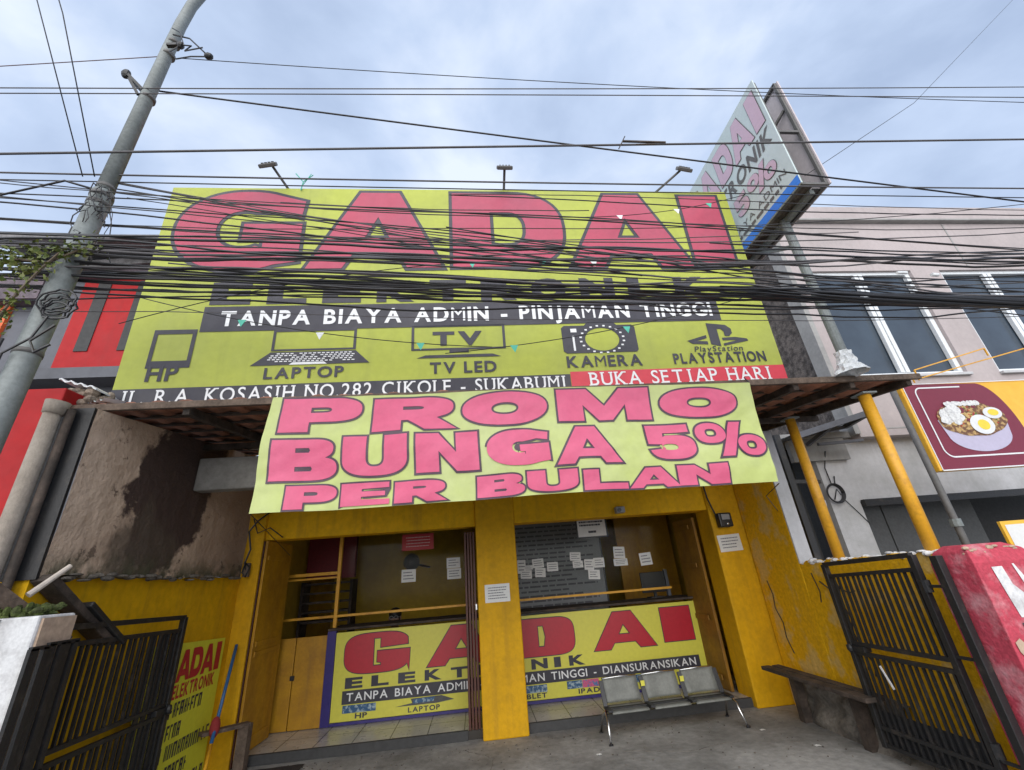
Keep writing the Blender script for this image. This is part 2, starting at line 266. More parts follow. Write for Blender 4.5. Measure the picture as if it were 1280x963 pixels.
class MB:
    def __init__(s): s.v = []; s.f = []
    def add(s, vs, fs):
        k = len(s.v); s.v += [Vector(p) for p in vs]; s.f += [tuple(i + k for i in f) for f in fs]; return s
    def box(s, x0, x1, y0, y1, z0, z1):
        vs = [(x, y, z) for z in (z0, z1) for y in (y0, y1) for x in (x0, x1)]
        return s.add(vs, [(0, 2, 3, 1), (4, 5, 7, 6), (0, 1, 5, 4), (2, 6, 7, 3), (0, 4, 6, 2), (1, 3, 7, 5)])
    def bar(s, a, b, w, h=None, up=(0, 0, 1)):
        a, b = Vector(a), Vector(b); h = h or w; d = (b - a).normalized(); up = Vector(up)
        if abs(d.dot(up)) > 0.95: up = Vector((0, 1, 0))
        x = d.cross(up).normalized(); z = x.cross(d).normalized()
        vs = [p + x * (i * w / 2) + z * (j * h / 2) for p in (a, b) for i, j in ((-1, -1), (1, -1), (1, 1), (-1, 1))]
        return s.add(vs, [(3, 2, 1, 0), (4, 5, 6, 7), (0, 1, 5, 4), (1, 2, 6, 5), (2, 3, 7, 6), (3, 0, 4, 7)])
    def tube(s, pts, r, n=8, caps=True):
        pts = [Vector(p) for p in pts]; rs = r if isinstance(r, (list, tuple)) else [r] * len(pts)
        vs, fs = [], []; prev = None
        for i, p in enumerate(pts):
            d = (pts[min(i + 1, len(pts) - 1)] - pts[max(i - 1, 0)]).normalized()
            if prev is None:
                u = d.cross(Vector((0, 0, 1)) if abs(d.z) < 0.9 else Vector((1, 0, 0))).normalized()
            else:
                u = (prev - d * prev.dot(d)).normalized()
            prev = u; w = d.cross(u)
            vs += [p + (u * math.cos(2 * math.pi * k / n) + w * math.sin(2 * math.pi * k / n)) * rs[i] for k in range(n)]
        for i in range(len(pts) - 1):
            for k in range(n):
                a, b = i * n + k, i * n + (k + 1) % n
                fs.append((a, b, b + n, a + n))
        if caps:
            fs.append(tuple(reversed(range(n)))); fs.append(tuple((len(pts) - 1) * n + k for k in range(n)))
        return s.add(vs, fs)
    def prism(s, poly, vec):
        n = len(poly); vec = Vector(vec); p0 = [Vector(p) for p in poly]; p1 = [p + vec for p in p0]
        tri = tessellate_polygon([p0]); fs = [tuple(t) for t in tri] + [tuple(reversed([i + n for i in t])) for t in tri]
        fs += [(i, (i + 1) % n, (i + 1) % n + n, i + n) for i in range(n)]
        return s.add(p0 + p1, fs)
    def grid(s, fn, nu, nv):
        vs = [fn(i / nu, j / nv) for j in range(nv + 1) for i in range(nu + 1)]
        fs = [(j * (nu + 1) + i, j * (nu + 1) + i + 1, (j + 1) * (nu + 1) + i + 1, (j + 1) * (nu + 1) + i) for j in range(nv) for i in range(nu)]
        return s.add(vs, fs)
    def sphere(s, c, rx, ry=None, rz=None, n=12, k=8):
        ry = ry or rx; rz = rz or rx; c = Vector(c)
        vs = [c + Vector((rx * math.sin(math.pi * j / k) * math.cos(2 * math.pi * i / n), ry * math.sin(math.pi * j / k) * math.sin(2 * math.pi * i / n), rz * math.cos(math.pi * j / k))) for j in range(k + 1) for i in range(n)]
        return s.add(vs, [(j * n + i, (j + 1) * n + i, (j + 1) * n + (i + 1) % n, j * n + (i + 1) % n) for j in range(k) for i in range(n)])
    fine = 0
    def sheet(s, loops, P, d):
        """flat figure (outer loop + holes in plane coordinates) laid on plane P, d in front of it"""
        tri = tessellate_polygon([[Vector((a, b, 0)) for a, b in lp] for lp in loops])
        flat = [q for lp in loops for q in lp]
        if s.fine:
            bm = bmesh.new(); vv = [bm.verts.new((a, c, 0)) for a, c in flat]
            for t in tri:
                try: bm.faces.new([vv[i] for i in t])
                except ValueError: pass
            for _ in range(7):
                es = [e for e in bm.edges if e.calc_length() > s.fine]
                if not es: break
                bmesh.ops.subdivide_edges(bm, edges=es, cuts=1); bmesh.ops.triangulate(bm, faces=[f for f in bm.faces if len(f.verts) > 3])
            bm.verts.index_update(); r = s.add([P(v.co.x, v.co.y, d) for v in bm.verts], [tuple(v.index for v in f.verts) for f in bm.faces]); bm.free(); return r
        return s.add([P(a, b, d) for a, b in flat], [tuple(t) for t in tri])
    def rect(s, u0, u1, v0, v1, P, d): return s.sheet([[(u0, v0), (u1, v0), (u1, v1), (u0, v1)]], P, d)
    def build(s, name, mt, parent=None, smooth=False, bevel=0.0, base=None, fix=True):
        org = WORLD[parent.name] if parent else Vector(base or (0, 0, 0))
        me = bpy.data.meshes.new(name); me.from_pydata([tuple((p - org) * S) for p in s.v], [], s.f)
        if fix:
            bm = bmesh.new(); bm.from_mesh(me); bmesh.ops.recalc_face_normals(bm, faces=bm.faces); bm.to_mesh(me); bm.free()
        me.materials.append(M[mt] if isinstance(mt, str) else mt)
        if smooth:
            for p in me.polygons: p.use_smooth = True
        me.validate(); me.update()
        o = bpy.data.objects.new(name, me); COL.objects.link(o)
        if parent: o.parent = parent
        else: o.location = org * S
        WORLD[o.name] = org
        if bevel:
            b = o.modifiers.new('bevel', 'BEVEL'); b.width = bevel * S; b.segments = 2; b.limit_method = 'ANGLE'
        return o

def copy_tree(o, parent=None, label=None):
    c = o.copy(); COL.objects.link(c); c.parent = parent
    if label: c['label'] = label
    for ch in o.children: copy_tree(ch, c)
    return c

# ------------------------------------------------------------------ lettering
def arc(cx, cy, rx, ry, a0, a1, n=14):
    return [(cx + rx * math.cos(R(a0 + (a1 - a0) * i / n)), cy + ry * math.sin(R(a0 + (a1 - a0) * i / n))) for i in range(n + 1)]
def sarc(cx, cy, rx, ry, a0, a1, n=20, e=0.8):   # squarish arc
    out = []
    for i in range(n + 1):
        a = R(a0 + (a1 - a0) * i / n); c, q = math.cos(a), math.sin(a)
        out.append((cx + rx * math.copysign(abs(c) ** e, c), cy + ry * math.copysign(abs(q) ** e, q)))
    return out
def glyph(ch, sw=0.3, sh=0.27, slit=0.16):
    """very heavy wide capitals in a unit box: list of figures, each [outer, hole, ...]"""
    h = slit / 2
    if ch == 'I': return [[[(0, 0), (1, 0), (1, 1), (0, 1)]]]
    if ch == 'A': return [[[(0, 0), (.26, 0), (.33, .17), (.67, .17), (.74, 0), (1, 0), (.66, 1), (.36, 1)], [(.505, .66), (.60, .38), (.41, .38)]]]
    if ch == 'D': return [[[(0, 0)] + sarc(.5, .5, .5, .5, -90, 90) + [(0, 1)], [(sw, sh), (sw, 1 - sh)] + list(reversed(sarc(.48, .5, .5 - sw + .02, .5 - sh, -90, 90)))]]
    if ch == 'd': return [[[(0, 0)] + sarc(.55, .5, .45, .5, -90, 90, e=.55) + [(0, 1)], [(.36, .24), (.36, .80), (.46, .80), (.49, .5), (.46, .24)]]]
    if ch == 'O': return [[sarc(.5, .5, .5, .5, 0, 360, 40, .9)[:-1], list(reversed(sarc(.5, .5, .5 - sw, .5 - sh, 0, 360, 30, .9)[:-1]))]]
    if ch == 'U': return [[[(0, 1)] + sarc(.5, .42, .5, .42, 180, 360, 24) + [(1, 1), (1 - sw, 1)] + list(reversed(sarc(.5, .44, .5 - sw, .22, 180, 360, 16))) + [(sw, 1)]]]
    if ch == 'N': return [[[(0, 0), (sw, 0), (sw, .52), (1 - sw, 0), (1, 0), (1, 1), (1 - sw, 1), (1 - sw, .48), (sw, 1), (0, 1)]]]
    if ch == 'M': return [[[(0, 0), (.27, 0), (.27, .5), (.43, 0), (.57, 0), (.73, .5), (.73, 0), (1, 0), (1, 1), (.68, 1), (.5, .45), (.32, 1), (0, 1)]]]
    if ch == 'L': return [[[(0, 0), (1, 0), (1, .3), (sw + .05, .3), (sw + .05, 1), (0, 1)]]]
    if ch == 'E': return [[[(0, 0), (1, 0), (1, .24), (.42, .27), (.42, .38), (.9, .40), (.9, .60), (.42, .62), (.42, .73), (.98, .76), (.98, 1), (0, 1)]]]
    if ch == 'P': return [[[(0, 0), (.36, 0), (.36, .28)] + sarc(.6, .64, .4, .36, -90, 90) + [(0, 1)], [(.36, .64 - h), (.36, .64 + h)] + list(reversed(sarc(.52, .64, .1, h, -90, 90, 8)))]]
    if ch == 'R': return [[[(0, 0), (.34, 0), (.34, .30), (.42, .30), (.62, 0), (1, 0), (.76, .36)] + sarc(.58, .68, .38, .32, -55, 90) + [(0, 1)], [(.35, .68 - h * .7), (.35, .68 + h * .7)] + list(reversed(sarc(.5, .68, .1, h * .7, -90, 90, 8)))]]
    if ch == 'B': return [[[(0, 0)] + sarc(.6, .28, .4, .28, -90, 62) + sarc(.58, .75, .36, .25, -52, 90) + [(0, 1)], [(.36, .28 - h * .7), (.36, .28 + h * .7), (.6, .28 + h * .7), (.62, .28), (.6, .28 - h * .7)], [(.36, .73 - h * .7), (.36, .73 + h * .7), (.56, .73 + h * .7), (.58, .73), (.56, .73 - h * .7)]]]
    if ch == 'G': return [[sarc(.52, .5, .52, .5, 62, 300, 34, .92) + [(.98, .10), (.98, .57), (.52, .57), (.52, .37), (1.0 - sw, .37), (1.0 - sw, .27)] + list(reversed(sarc(.52, .5, .52 - sw, .5 - sh, 70, 300, 26, .92))) + [(.80, .72), (.965, .66), (.985, .87)]]]
    if ch == 'g': return [[sarc(.5, .5, .5, .5, 28, 330, 40, .6) + [(.96, .16), (.99, 0), (1, .53), (.5, .53), (.5, .26), (.56, .24), (.56, .17), (.44, .17), (.44, .86), (.55, .86), (.55, .62), (.97, .65)]]]
    if ch == '5': return [[[(.03, 1), (.92, 1), (.92, .77), (.38, .77), (.37, .66)] + sarc(.52, .35, .48, .35, 96, -172, 26) + [(.36, .31)] + list(reversed(sarc(.47, .35, .17, .09, -160, 160, 12))) + [(.30, .43), (.03, .46)]]]
    if ch == '%':
        fig = [[sarc(.22, .68, .22, .30, 0, 360, 28, .9)[:-1], list(reversed(sarc(.22, .68, .08, .12, 0, 360, 16)[:-1]))],
               [[(.28, 0), (.46, 0), (.74, 1), (.56, 1)]],
               [sarc(.79, .30, .21, .30, 0, 360, 28, .9)[:-1], list(reversed(sarc(.79, .30, .08, .12, 0, 360, 16)[:-1]))]]
        return fig
    raise KeyError(ch)
def area(lp): return sum(lp[i][0] * lp[(i + 1) % len(lp)][1] - lp[(i + 1) % len(lp)][0] * lp[i][1] for i in range(len(lp))) / 2
def grow(lp, w, outer):
    lp2 = [lp[0]]
    for q in lp[1:]:
        if (q[0] - lp2[-1][0]) ** 2 + (q[1] - lp2[-1][1]) ** 2 > 1e-8: lp2.append(q)
    if (lp2[0][0] - lp2[-1][0]) ** 2 + (lp2[0][1] - lp2[-1][1]) ** 2 < 1e-8: lp2.pop()
    lp = lp2
    if (area(lp) > 0) != outer: lp = list(reversed(lp))
    out = []; n = len(lp)
    for i in range(n):
        p, c, q = Vector(lp[i - 1]), Vector(lp[i]), Vector(lp[(i + 1) % n])
        a, b = (c - p).normalized(), (q - c).normalized()
        na, nb = Vector((a.y, -a.x)), Vector((b.y, -b.x)); k = (na + nb)
        if k.length < 0.3: k = na
        k.normalize(); l = w / max(0.45, k.dot(na)); out.append(tuple(c + k * l))
    return out
def heavy(fill, edge, ch, u0, u1, v0, v1, P, w, d=0.004, **kw):
    """heavy capital with a dark outline of width w: outline sheet at d, coloured sheet 4 mm above it"""
    for fi, fig in enumerate(glyph(ch, **kw)):
        loops = [[(u0 + a * (u1 - u0), v0 + b * (v1 - v0)) for a, b in lp] for lp in fig]
        g = [grow(lp, w, k == 0) for k, lp in enumerate(loops)]
        g = [lp for k, lp in enumerate(g) if k == 0 or (area(lp) < 0 and abs(area(lp)) > 1e-5)]
        e = fi * 0.0007
        if edge is not None: edge.sheet(g, P, d + e)
        fill.sheet(loops, P, d + 0.003 + e)

FONT = {}
def font_mesh(ch, bold):
    k = (ch, bold)
    if k not in FONT:
        c = bpy.data.curves.new('text', 'FONT'); c.body = ch; c.offset = bold; c.resolution_u = 4
        o = bpy.data.objects.new('text', c); me = bpy.data.meshes.new_from_object(o)
        FONT[k] = ([tuple(v.co[:2]) for v in me.vertices], [tuple(p.vertices) for p in me.polygons])
        bpy.data.objects.remove(o); bpy.data.curves.remove(c); bpy.data.meshes.remove(me)
    return FONT[k]
BK = lambda ch: 0.0 if ch in 'MW' else 1.0
SERIF = {'I': [(.5, 1, 1)], 'H': [(.13, 1, 1), (.87, 1, 1)], 'K': [(.13, 1, 1), (.85, 1, 1)], 'A': [(.08, 1, 0), (.92, 1, 0)], 'R': [(.13, 1, 1), (.9, 1, 0)],
         'N': [(.12, 1, 1), (.88, 0, 1)], 'M': [(.1, 1, 1), (.9, 1, 1)], 'U': [(.12, 0, 1), (.88, 0, 1)], 'B': [(.13, 1, 1)], 'P': [(.13, 1, 1)], 'E': [(.13, 1, 1)],
         'L': [(.13, 1, 1)], 'T': [(.5, 1, 0)], 'J': [(.75, 0, 1)]}
def text(mb, s, u0, u1, v0, v1, P, d=0.004, bold=0.0, shear=0.0, gap=0.12, space=0.35, serif=False, wide=1.0):
    """letters laid out one by one, caps filling v0..v1, the line stretched to fill u0..u1"""
    x = 0; lay = []
    for ch in s:
        if ch == ' ': x += space; continue
        vs, fs = font_mesh(ch, bold * BK(ch))
        xs = [p[0] for p in vs]; w = max(xs) - min(xs)
        pad = 0.09 if serif and ch in 'IJT' else 0.0
        lay.append((ch, x + pad - min(xs), w, x + pad)); x += w + gap + 2 * pad
    x -= gap; ref = [p[1] for p in font_mesh('H', bold)[0]]; y0, y1 = min(ref), max(ref)
    kx, ky = (u1 - u0) / x, (v1 - v0) / (y1 - y0)
    for i, (ch, ox, w, xa) in enumerate(lay):
        vs, fs = font_mesh(ch, bold * BK(ch))
        k = 0.00015 * (i % 3)
        mp = lambda a, b: P(u0 + (a + ox + shear * (b - y0)) * kx, v0 + (b - y0) * ky, d + k)
        mb.add([mp(*p) for p in vs], fs)
        if serif:
            for fx, lo, hi in SERIF.get(ch, []):
                c = u0 + (xa + fx * w) * kx; hw = 0.115 * kx; t = (v1 - v0) * 0.09
                if lo: mb.rect(c - hw, c + hw, v0, v0 + t, P, d + 0.0006)
                if hi: mb.rect(c - hw, c + hw, v1 - t, v1, P, d + 0.0006)
def scribble(mb, u0, u1, v0, v1, rows, P, d, seed=0, th=0.45):
    """rows of short ink dashes: print too small to read"""
    rg = random.Random(seed); h = (v1 - v0) / rows
    for r_ in range(rows):
        u = u0 + rg.random() * 0.03 * (u1 - u0); top = v1 - r_ * h
        end = u1 - (rg.random() ** 2) * 0.35 * (u1 - u0)
        while u < end:
            w = (0.03 + rg.random() * 0.09) * (u1 - u0); mb.rect(u, min(u + w, u1), top - h * (0.5 + th / 2), top - h * (0.5 - th / 2), P, d); u += w + 0.015 * (u1 - u0)
def plane_y(y): return lambda u, v, d: Vector((u, y - d, v))          # facing the street

# ================================================================== GROUND
g = MB(); g.box(-150, 150, -60, 300, -0.3, 0.0); tag(g.build('ground', 'ground'), kind='structure')
f = MB(); f.box(-2.6, 3.5, 5.78, 9.2, 0.004, 0.085); tag(f.build('tiled_floor', 'tile', base=(-2.6, 5.78, 0.085)), kind='structure')

# ================================================================== THE PAWN SHOP BUILDING
shop = thing('shop_building', 'yellow painted pawn shop with two wide door openings under a tiled canopy', 'building', (0, 5.7, 0))
b = MB()
b.box(-2.75, 0.0, 5.74, 5.98, 2.20, 3.0); b.box(0.5, 3.12, 5.70, 5.98, 2.20, 3.0)
b.build('lintel', 'yellow_wall', shop, bevel=0.012)
b = MB(); b.box(0.0, 0.5, 5.68, 6.05, 0.0, 3.0); b.build('pillar', 'yellow_pillar', shop, bevel=0.015)
b = MB(); b.box(3.12, 3.60, 5.68, 6.05, 0.0, 3.0); b.build('pillar', 'yellow_pillar', shop, bevel=0.015)
b = MB(); b.box(-2.78, -2.57, 5.69, 6.02, 0.0, 3.0); b.build('pillar', 'yellow_pillar', shop, bevel=0.015)
b = MB(); b.box(-2.70, 3.0, 4.36, 4.50, 2.56, 2.88); b.build('concrete_beam', 'concrete_beam', shop, bevel=0.015)
b = MB(); b.box(-2.80, 3.62, 5.66, 6.0, 3.003, 3.20); b.build('wall_head', 'yellow_wall', shop)
b = MB(); b.box(-2.80, 3.62, 6.02, 6.2, 3.303, 5.1); b.build('upper_wall', 'cement', shop)
b = MB(); b.box(-2.74, 3.6, 9.2, 9.35, 0.0, 3.0); b.box(-2.9, -2.76, 6.03, 9.34, 0.0, 3.0); b.box(3.605, 3.75, 6.06, 9.34, 0.0, 3.0)
b.build('inner_wall', 'mustard_wall', shop)
b = MB(); b.box(-2.75, 3.6, 5.99, 9.2, 2.62, 2.75); b.build('ceiling', 'mustard_wall', shop)
# folding door leaves: brown stack by the middle pillar, ochre leaves opened inwards
b = MB()
for k in range(4): b.box(-0.15 + 0.035 * k, -0.15 + 0.035 * k + 0.026, 5.76 + 0.012 * (k % 2), 6.18, 0.09, 2.14)
b.build('folding_door', 'brown_wood', shop, bevel=0.004)
b = MB()
for k in range(2): b.box(-2.566 + 0.02 * k, -2.566 + 0.02 * k + 0.016, 5.70 + 0.01 * (k % 2), 5.9, 0.02, 2.19)
b.build('folding_door', 'brown_wood', shop, bevel=0.004)
dl = MB(); dl.bar((-2.515, 5.67, 1.14), (-2.49, 6.36, 1.14), 0.03, 2.10); dlo = dl.build('door', 'ochre_wood', shop, bevel=0.006)
b = MB()
for z in (0.2, 1.0, 1.1, 2.0):
    b = MB(); b.bar((-2.493, 5.72, z), (-2.47, 6.33, z), 0.012, 0.05); b.build('door_rail', 'ochre_wood', dlo, bevel=0.003)
dr = MB(); dr.bar((3.07, 6.06, 1.12), (3.03, 6.62, 1.12), 0.04, 2.06); dro = dr.build('door', 'door_brown', shop, bevel=0.006)
b = MB()
for z in (0.2, 0.86, 1.5, 2.0):
    b = MB(); b.box(3.005, 3.02, 6.14, 6.55, z, z + 0.06); b.build('door_rail', 'door_brown', dro, bevel=0.003)
b = MB(); b.box(-2.6, -0.16, 5.76, 5.80, 0.003, 0.09); b.build('door_sill', 'dark_room', shop); b = MB(); b.box(0.5, 3.12, 5.76, 5.80, 0.003, 0.09); b.build('door_sill', 'dark_room', shop)

# ------------------------------------------------------------------ canopy roof
can = thing('canopy_roof', 'low tiled canopy over the shop front with a weathered board along its front edge', 'canopy', (0, 3.25, 3.0))
SL = 0.112
def cz(y): return 3.0 + SL * (y - 3.25)
b = MB(); b.bar((-3.12, 3.235, 2.985), (4.12, 3.235, 2.985), 0.03, 0.055); b.build('fascia_board', 'old_wood', can, bevel=0.004)
b = MB()
rg = random.Random(3)
for i in range(36):
    x0 = -3.08 + i * 0.2
    for j in range(9):
        y0 = 3.27 + j * 0.275; y1 = y0 + 0.30
        if i == 2 and j == 6: continue
        dz = rg.uniform(-.006, .006); zz0 = cz(y0) + 0.012 + dz; zz1 = cz(y1) + 0.0 + dz
        def tl(u, v, x0=x0, y0=y0, y1=y1, zz0=zz0, zz1=zz1): return Vector((x0 + u * 0.206, y0 + v * (y1 - y0), zz0 + v * (zz1 - zz0) + 0.013 * math.sin(u * 2 * math.pi)))
        b.grid(tl, 6, 1)
o = b.build('roof_tiles', 'tile_under', can, smooth=True); sm = o.modifiers.new('solid', 'SOLIDIFY'); sm.thickness = 0.014 * S; sm.offset = 1
for x in (-3.05, -2.2, -1.35, -0.5, 0.35, 1.2, 2.05, 2.9, 3.45, 4.02):
    b = MB(); b.bar((x, 3.26, cz(3.26) - 0.055), (x + (0.0 if x < 3 else 0.0), 5.66, cz(5.66) - 0.055), 0.05, 0.07); b.build('rafter', 'dark_wood', can, bevel=0.004)
for j in range(9):
    y = 3.30 + j * 0.275; b = MB(); b.bar((-3.1, y, cz(y) - 0.008), (4.1, y, cz(y) - 0.008), 0.035, 0.022); b.build('batten', 'dark_wood', can)
b = MB()
for y in (4.43,): b.bar((-3.1, y, cz(y) - 0.125), (4.05, y, cz(y) - 0.125), 0.05, 0.06)
b.build('purlin', 'dark_wood', can, bevel=0.004)

# ------------------------------------------------------------------ boundary walls
rw = thing('boundary_wall', 'worn yellow side wall with cracks and a ragged whitish top beside the plank bench', 'wall', (3.55, 4.0, 0))
b = MB(); b.box(3.55, 3.72, 4.845, 5.66, 0.0, 2.98); b.build('high_wall', 'worn_yellow', rw, bevel=0.01)
b = MB(); b.box(3.552, 3.72, 4.825, 4.842, 1.47, 3.0); b.build('wall_end', 'white_paint', rw)
b = MB()
def lowtop(y): return 1.478 + 0.012 * math.sin(y * 19) + 0.01 * math.sin(y * 43) + (4.84 - y) * 0.022
def lw(u, v):
    y = 3.06 + u * 1.78; return Vector((3.55 + 0.012 * noise.noise(Vector((y * 3, v * 4, 0))), y, v * lowtop(y)))
b.grid(lw, 60, 24)
b.grid(lambda u, v: Vector((3.55 + v * 0.16, 3.06 + u * 1.78, lowtop(3.06 + u * 1.78) + 0.004 * math.sin(v * 9))), 60, 3)
b.box(3.56, 3.70, 3.06, 4.838, 0, 1.43)
b.build('low_wall', 'worn_yellow', rw)
b = MB()
rg = random.Random(11)
for i in range(70):
    y = 3.1 + i * 0.0248; h = lowtop(y)
    b.sphere((3.60 + rg.uniform(-.05, .06), y, h + rg.uniform(-0.008, 0.008)), rg.uniform(.02, .045), rg.uniform(.02, .04), rg.uniform(.008, .022), 7, 5)
b.build('mortar_top', 'pillar_white', rw)
b = MB()     # crack lines: thin dark grooves standing in the paint
def crack(pts, w):
    for p, q in zip(pts[:-1], pts[1:]): b.bar((3.546, p[0], p[1]), (3.546, q[0], q[1]), w, 0.008)
crack([(4.45, 1.42), (4.38, 1.25), (4.42, 1.12), (4.36, 0.98), (4.40, 0.86), (4.33, 0.7), (4.37, 0.56)], 0.012)
crack([(4.62, 1.30), (4.5, 1.22), (4.38, 1.24), (4.28, 1.2), (4.2, 1.22)], 0.01)
crack([(5.5, 1.3), (5.46, 1.15), (5.49, 1.0), (5.42, 0.85), (5.44, 0.7), (5.38, 0.55)], 0.008)
crack([(4.37, 0.75), (4.28, 0.62), (4.31, 0.52)], 0.01); crack([(4.50, 0.95), (4.46, 0.8), (4.49, 0.66), (4.44, 0.5)], 0.008); crack([(4.7, 1.38), (4.66, 1.2), (4.69, 1.1)], 0.007)
b.build('crack', 'dark_wood', rw)
b = MB()
def rb(u, v):
    y = 4.02 + u * 1.25; return Vector((3.43 - 0.10 * (1 - v) + 0.08 * noise.noise(Vector((y * 4, v * 3, 2))), y, v * 0.36 + .03 * noise.noise(Vector((y * 6, 0, 5))) * v))
b.grid(rb, 40, 12); b.grid(lambda u, v: Vector((3.43 + v * 0.13 + 0.08 * noise.noise(Vector(((4.02 + u * 1.25) * 4, 3, 2))) * (1 - v), 4.02 + u * 1.25, 0.36 + .03 * noise.noise(Vector(((4.02 + u * 1.25) * 6, 0, 5))))), 40, 2)
b.build('wall_footing', 'footing', rw, smooth=True)

rwe = None
lwall = thing('boundary_wall', 'side wall, yellow below and stained beige plaster above, under the canopy', 'wall', (-2.78, 3.1, 0))
b = MB(); b.box(-2.95, -2.77, 3.12, 5.6885, 0.0, 1.80); b.build('lower_wall', 'yellow_wall', lwall)
b = MB(); b.box(-2.93, -2.722, 3.10, 3.122, 1.79, 2.93); b.build('gap_shade_strip', 'iron', lwall)  # dark strip added to stand in for the shaded gap beside the pipe
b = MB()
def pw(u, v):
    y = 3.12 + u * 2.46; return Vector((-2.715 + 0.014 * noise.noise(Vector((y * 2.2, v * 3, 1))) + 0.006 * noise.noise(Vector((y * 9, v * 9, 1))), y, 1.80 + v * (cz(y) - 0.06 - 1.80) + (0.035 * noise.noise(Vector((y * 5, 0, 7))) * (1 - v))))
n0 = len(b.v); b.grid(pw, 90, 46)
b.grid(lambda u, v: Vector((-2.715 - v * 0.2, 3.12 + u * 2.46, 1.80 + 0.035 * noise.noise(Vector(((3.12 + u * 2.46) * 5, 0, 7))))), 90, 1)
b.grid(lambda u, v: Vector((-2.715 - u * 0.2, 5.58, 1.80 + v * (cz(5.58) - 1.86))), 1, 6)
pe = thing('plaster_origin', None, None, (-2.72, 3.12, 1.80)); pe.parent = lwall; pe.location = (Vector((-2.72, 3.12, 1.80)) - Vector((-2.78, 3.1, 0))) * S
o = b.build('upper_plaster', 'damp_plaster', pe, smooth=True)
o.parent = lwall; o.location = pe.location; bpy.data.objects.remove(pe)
b = MB(); rg = random.Random(5)
for i in range(34):
    y = rg.uniform(3.3, 5.5); b.sphere((-2.72 + rg.uniform(-.01, .03), y, 1.80 + rg.uniform(-.02, .02)), rg.uniform(.012, .05), rg.uniform(.02, .06), rg.uniform(.008, .02), 7, 5)
b.build('plaster_crumb', 'footing', lwall)

b = MB(); b.tube([(-2.915, 3.02, 0), (-2.915, 3.02, 2.87)], 0.05, 14); b.tube([(-2.915, 3.02, 2.86), (-2.905, 3.02, 2.95)], [0.058, 0.07], 14)
tag(b.build('round_column', 'old_column', smooth=True, base=(-2.90, 3.08, 0)), 'dirty white round column holding the left front corner of the canopy', 'column')
b = MB(); b.tube([(-2.835, 3.06, 0.0), (-2.835, 3.06, 2.9)], 0.026, 10)
tag(b.build('drain_pipe', 'dark_wood', smooth=True, base=(-2.79, 3.09, 0)), 'thin brownish pipe standing between the round column and the stained plaster wall', 'pipe')

# yellow posts on the low wall
def post(y, label):
    t = thing('steel_post', label, 'post', (3.62, y, 1.46), 'yellow posts carrying the canopy')
    b = MB(); b.tube([(3.62, y, 1.40), (3.62, y, cz(y) - 0.14)], 0.05, 16); b.build('shaft', 'yellow_post', t, smooth=True)
    b = MB(); b.box(3.55, 3.69, y - 0.07, y + 0.07, cz(y) - 0.145, cz(y) - 0.13); b.build('cap_plate', 'galv', t)
    return t
post(3.36, 'yellow post beside the red gate pillar carrying the front corner of the canopy')
post(4.33, 'thinner looking yellow post on the low wall beside the white pipe')

# ================================================================== BILLBOARD
def PS(u, v, d=0.0): return Vector((u, 3.52 - 0.036 * (v - 3.06) - d, v + 0.036 * d))
bb = thing('billboard', 'huge yellow shop billboard reading GADAI in red capitals above the canopy', 'billboard', (0, 3.52, 3.06))
b = MB(); b.prism([PS(-3.0, 3.06), PS(3.075, 3.06), PS(3.075, 5.535), PS(-3.0, 5.535)], (0, 0.05, 0)); b.build('panel', 'sign_yellow', bb)
b = MB()
for x in (-2.9, -1.5, 0, 1.5, 2.95): b.bar(PS(x, 3.0) + Vector((0, .09, 0)), PS(x, 5.5) + Vector((0, .09, 0)), 0.05)
for z in (3.1, 4.3, 5.48): b.bar(PS(-2.95, z) + Vector((0, .14, 0)), PS(3.03, z) + Vector((0, .14, 0)), 0.045)
b.build('frame', 'frame_grey', bb)
fill, edge = MB(), MB()
heavy(fill, edge, 'G', -2.86, -1.63, 4.475, 5.475, PS, 0.036, sw=.31, sh=.26)
heavy(fill, edge, 'A', -1.575, -0.235, 4.485, 5.475, PS, 0.036)
heavy(fill, edge, 'D', -0.125, 1.06, 4.49, 5.475, PS, 0.036, sw=.34, sh=.27)
heavy(fill, edge, 'A', 1.11, 2.44, 4.475, 5.47, PS, 0.036)
ig = [(2.40, 5.455), (2.83, 5.455), (2.99, 4.49), (2.53, 4.49)]
ig = [(2.48, 4.485), (2.93, 4.485), (2.93, 5.455), (2.48, 5.455)]
edge.sheet([grow(ig, 0.036, True)], PS, 0.004); fill.sheet([ig], PS, 0.007)
edge.build('letter_outline', 'sign_black', bb); fill.build('headline', 'sign_pink', bb)
k = MB()
for i, ch in enumerate('ELEKTRONIK'):
    u = -2.385 + i * 0.505; text(k, ch, u, u + (0.13 if ch == 'I' else 0.36), 4.085, 4.335, PS, 0.004, bold=0.05)
k.build('subheading', 'sign_black', bb)
for w_, u0, u1, v0, v1, bo, sh_ in (('HP', -2.765, -2.51, 3.325, 3.475, .03, 0), ('LAPTOP', -1.80, -1.12, 3.312, 3.42, .03, 0), ('TV LED', -0.36, 0.25, 3.31, 3.425, .03, 0), ('KAMERA', 0.915, 1.65, 3.325, 3.445, .03, 0),
                                  ('PLAYSTATION', 1.965, 2.915, 3.328, 3.44, .03, 0), ('PlayStation', 2.20, 2.70, 3.452, 3.51, .01, .15)):
    k = MB(); text(k, w_, u0, u1, v0, v1, PS, 0.006, bold=bo, shear=sh_); k.build('caption', 'sign_black', bb)
k = MB(); k.rect(-2.415, 2.57, 3.80, 4.065, PS, 0.004); k.build('slogan_band', 'sign_black', bb)
k = MB(); text(k, 'TANPA BIAYA ADMIN - PINJAMAN TINGGI', -2.255, 2.49, 3.852, 4.012, PS, 0.008, bold=0.032, shear=0.0, gap=0.12, space=0.45)
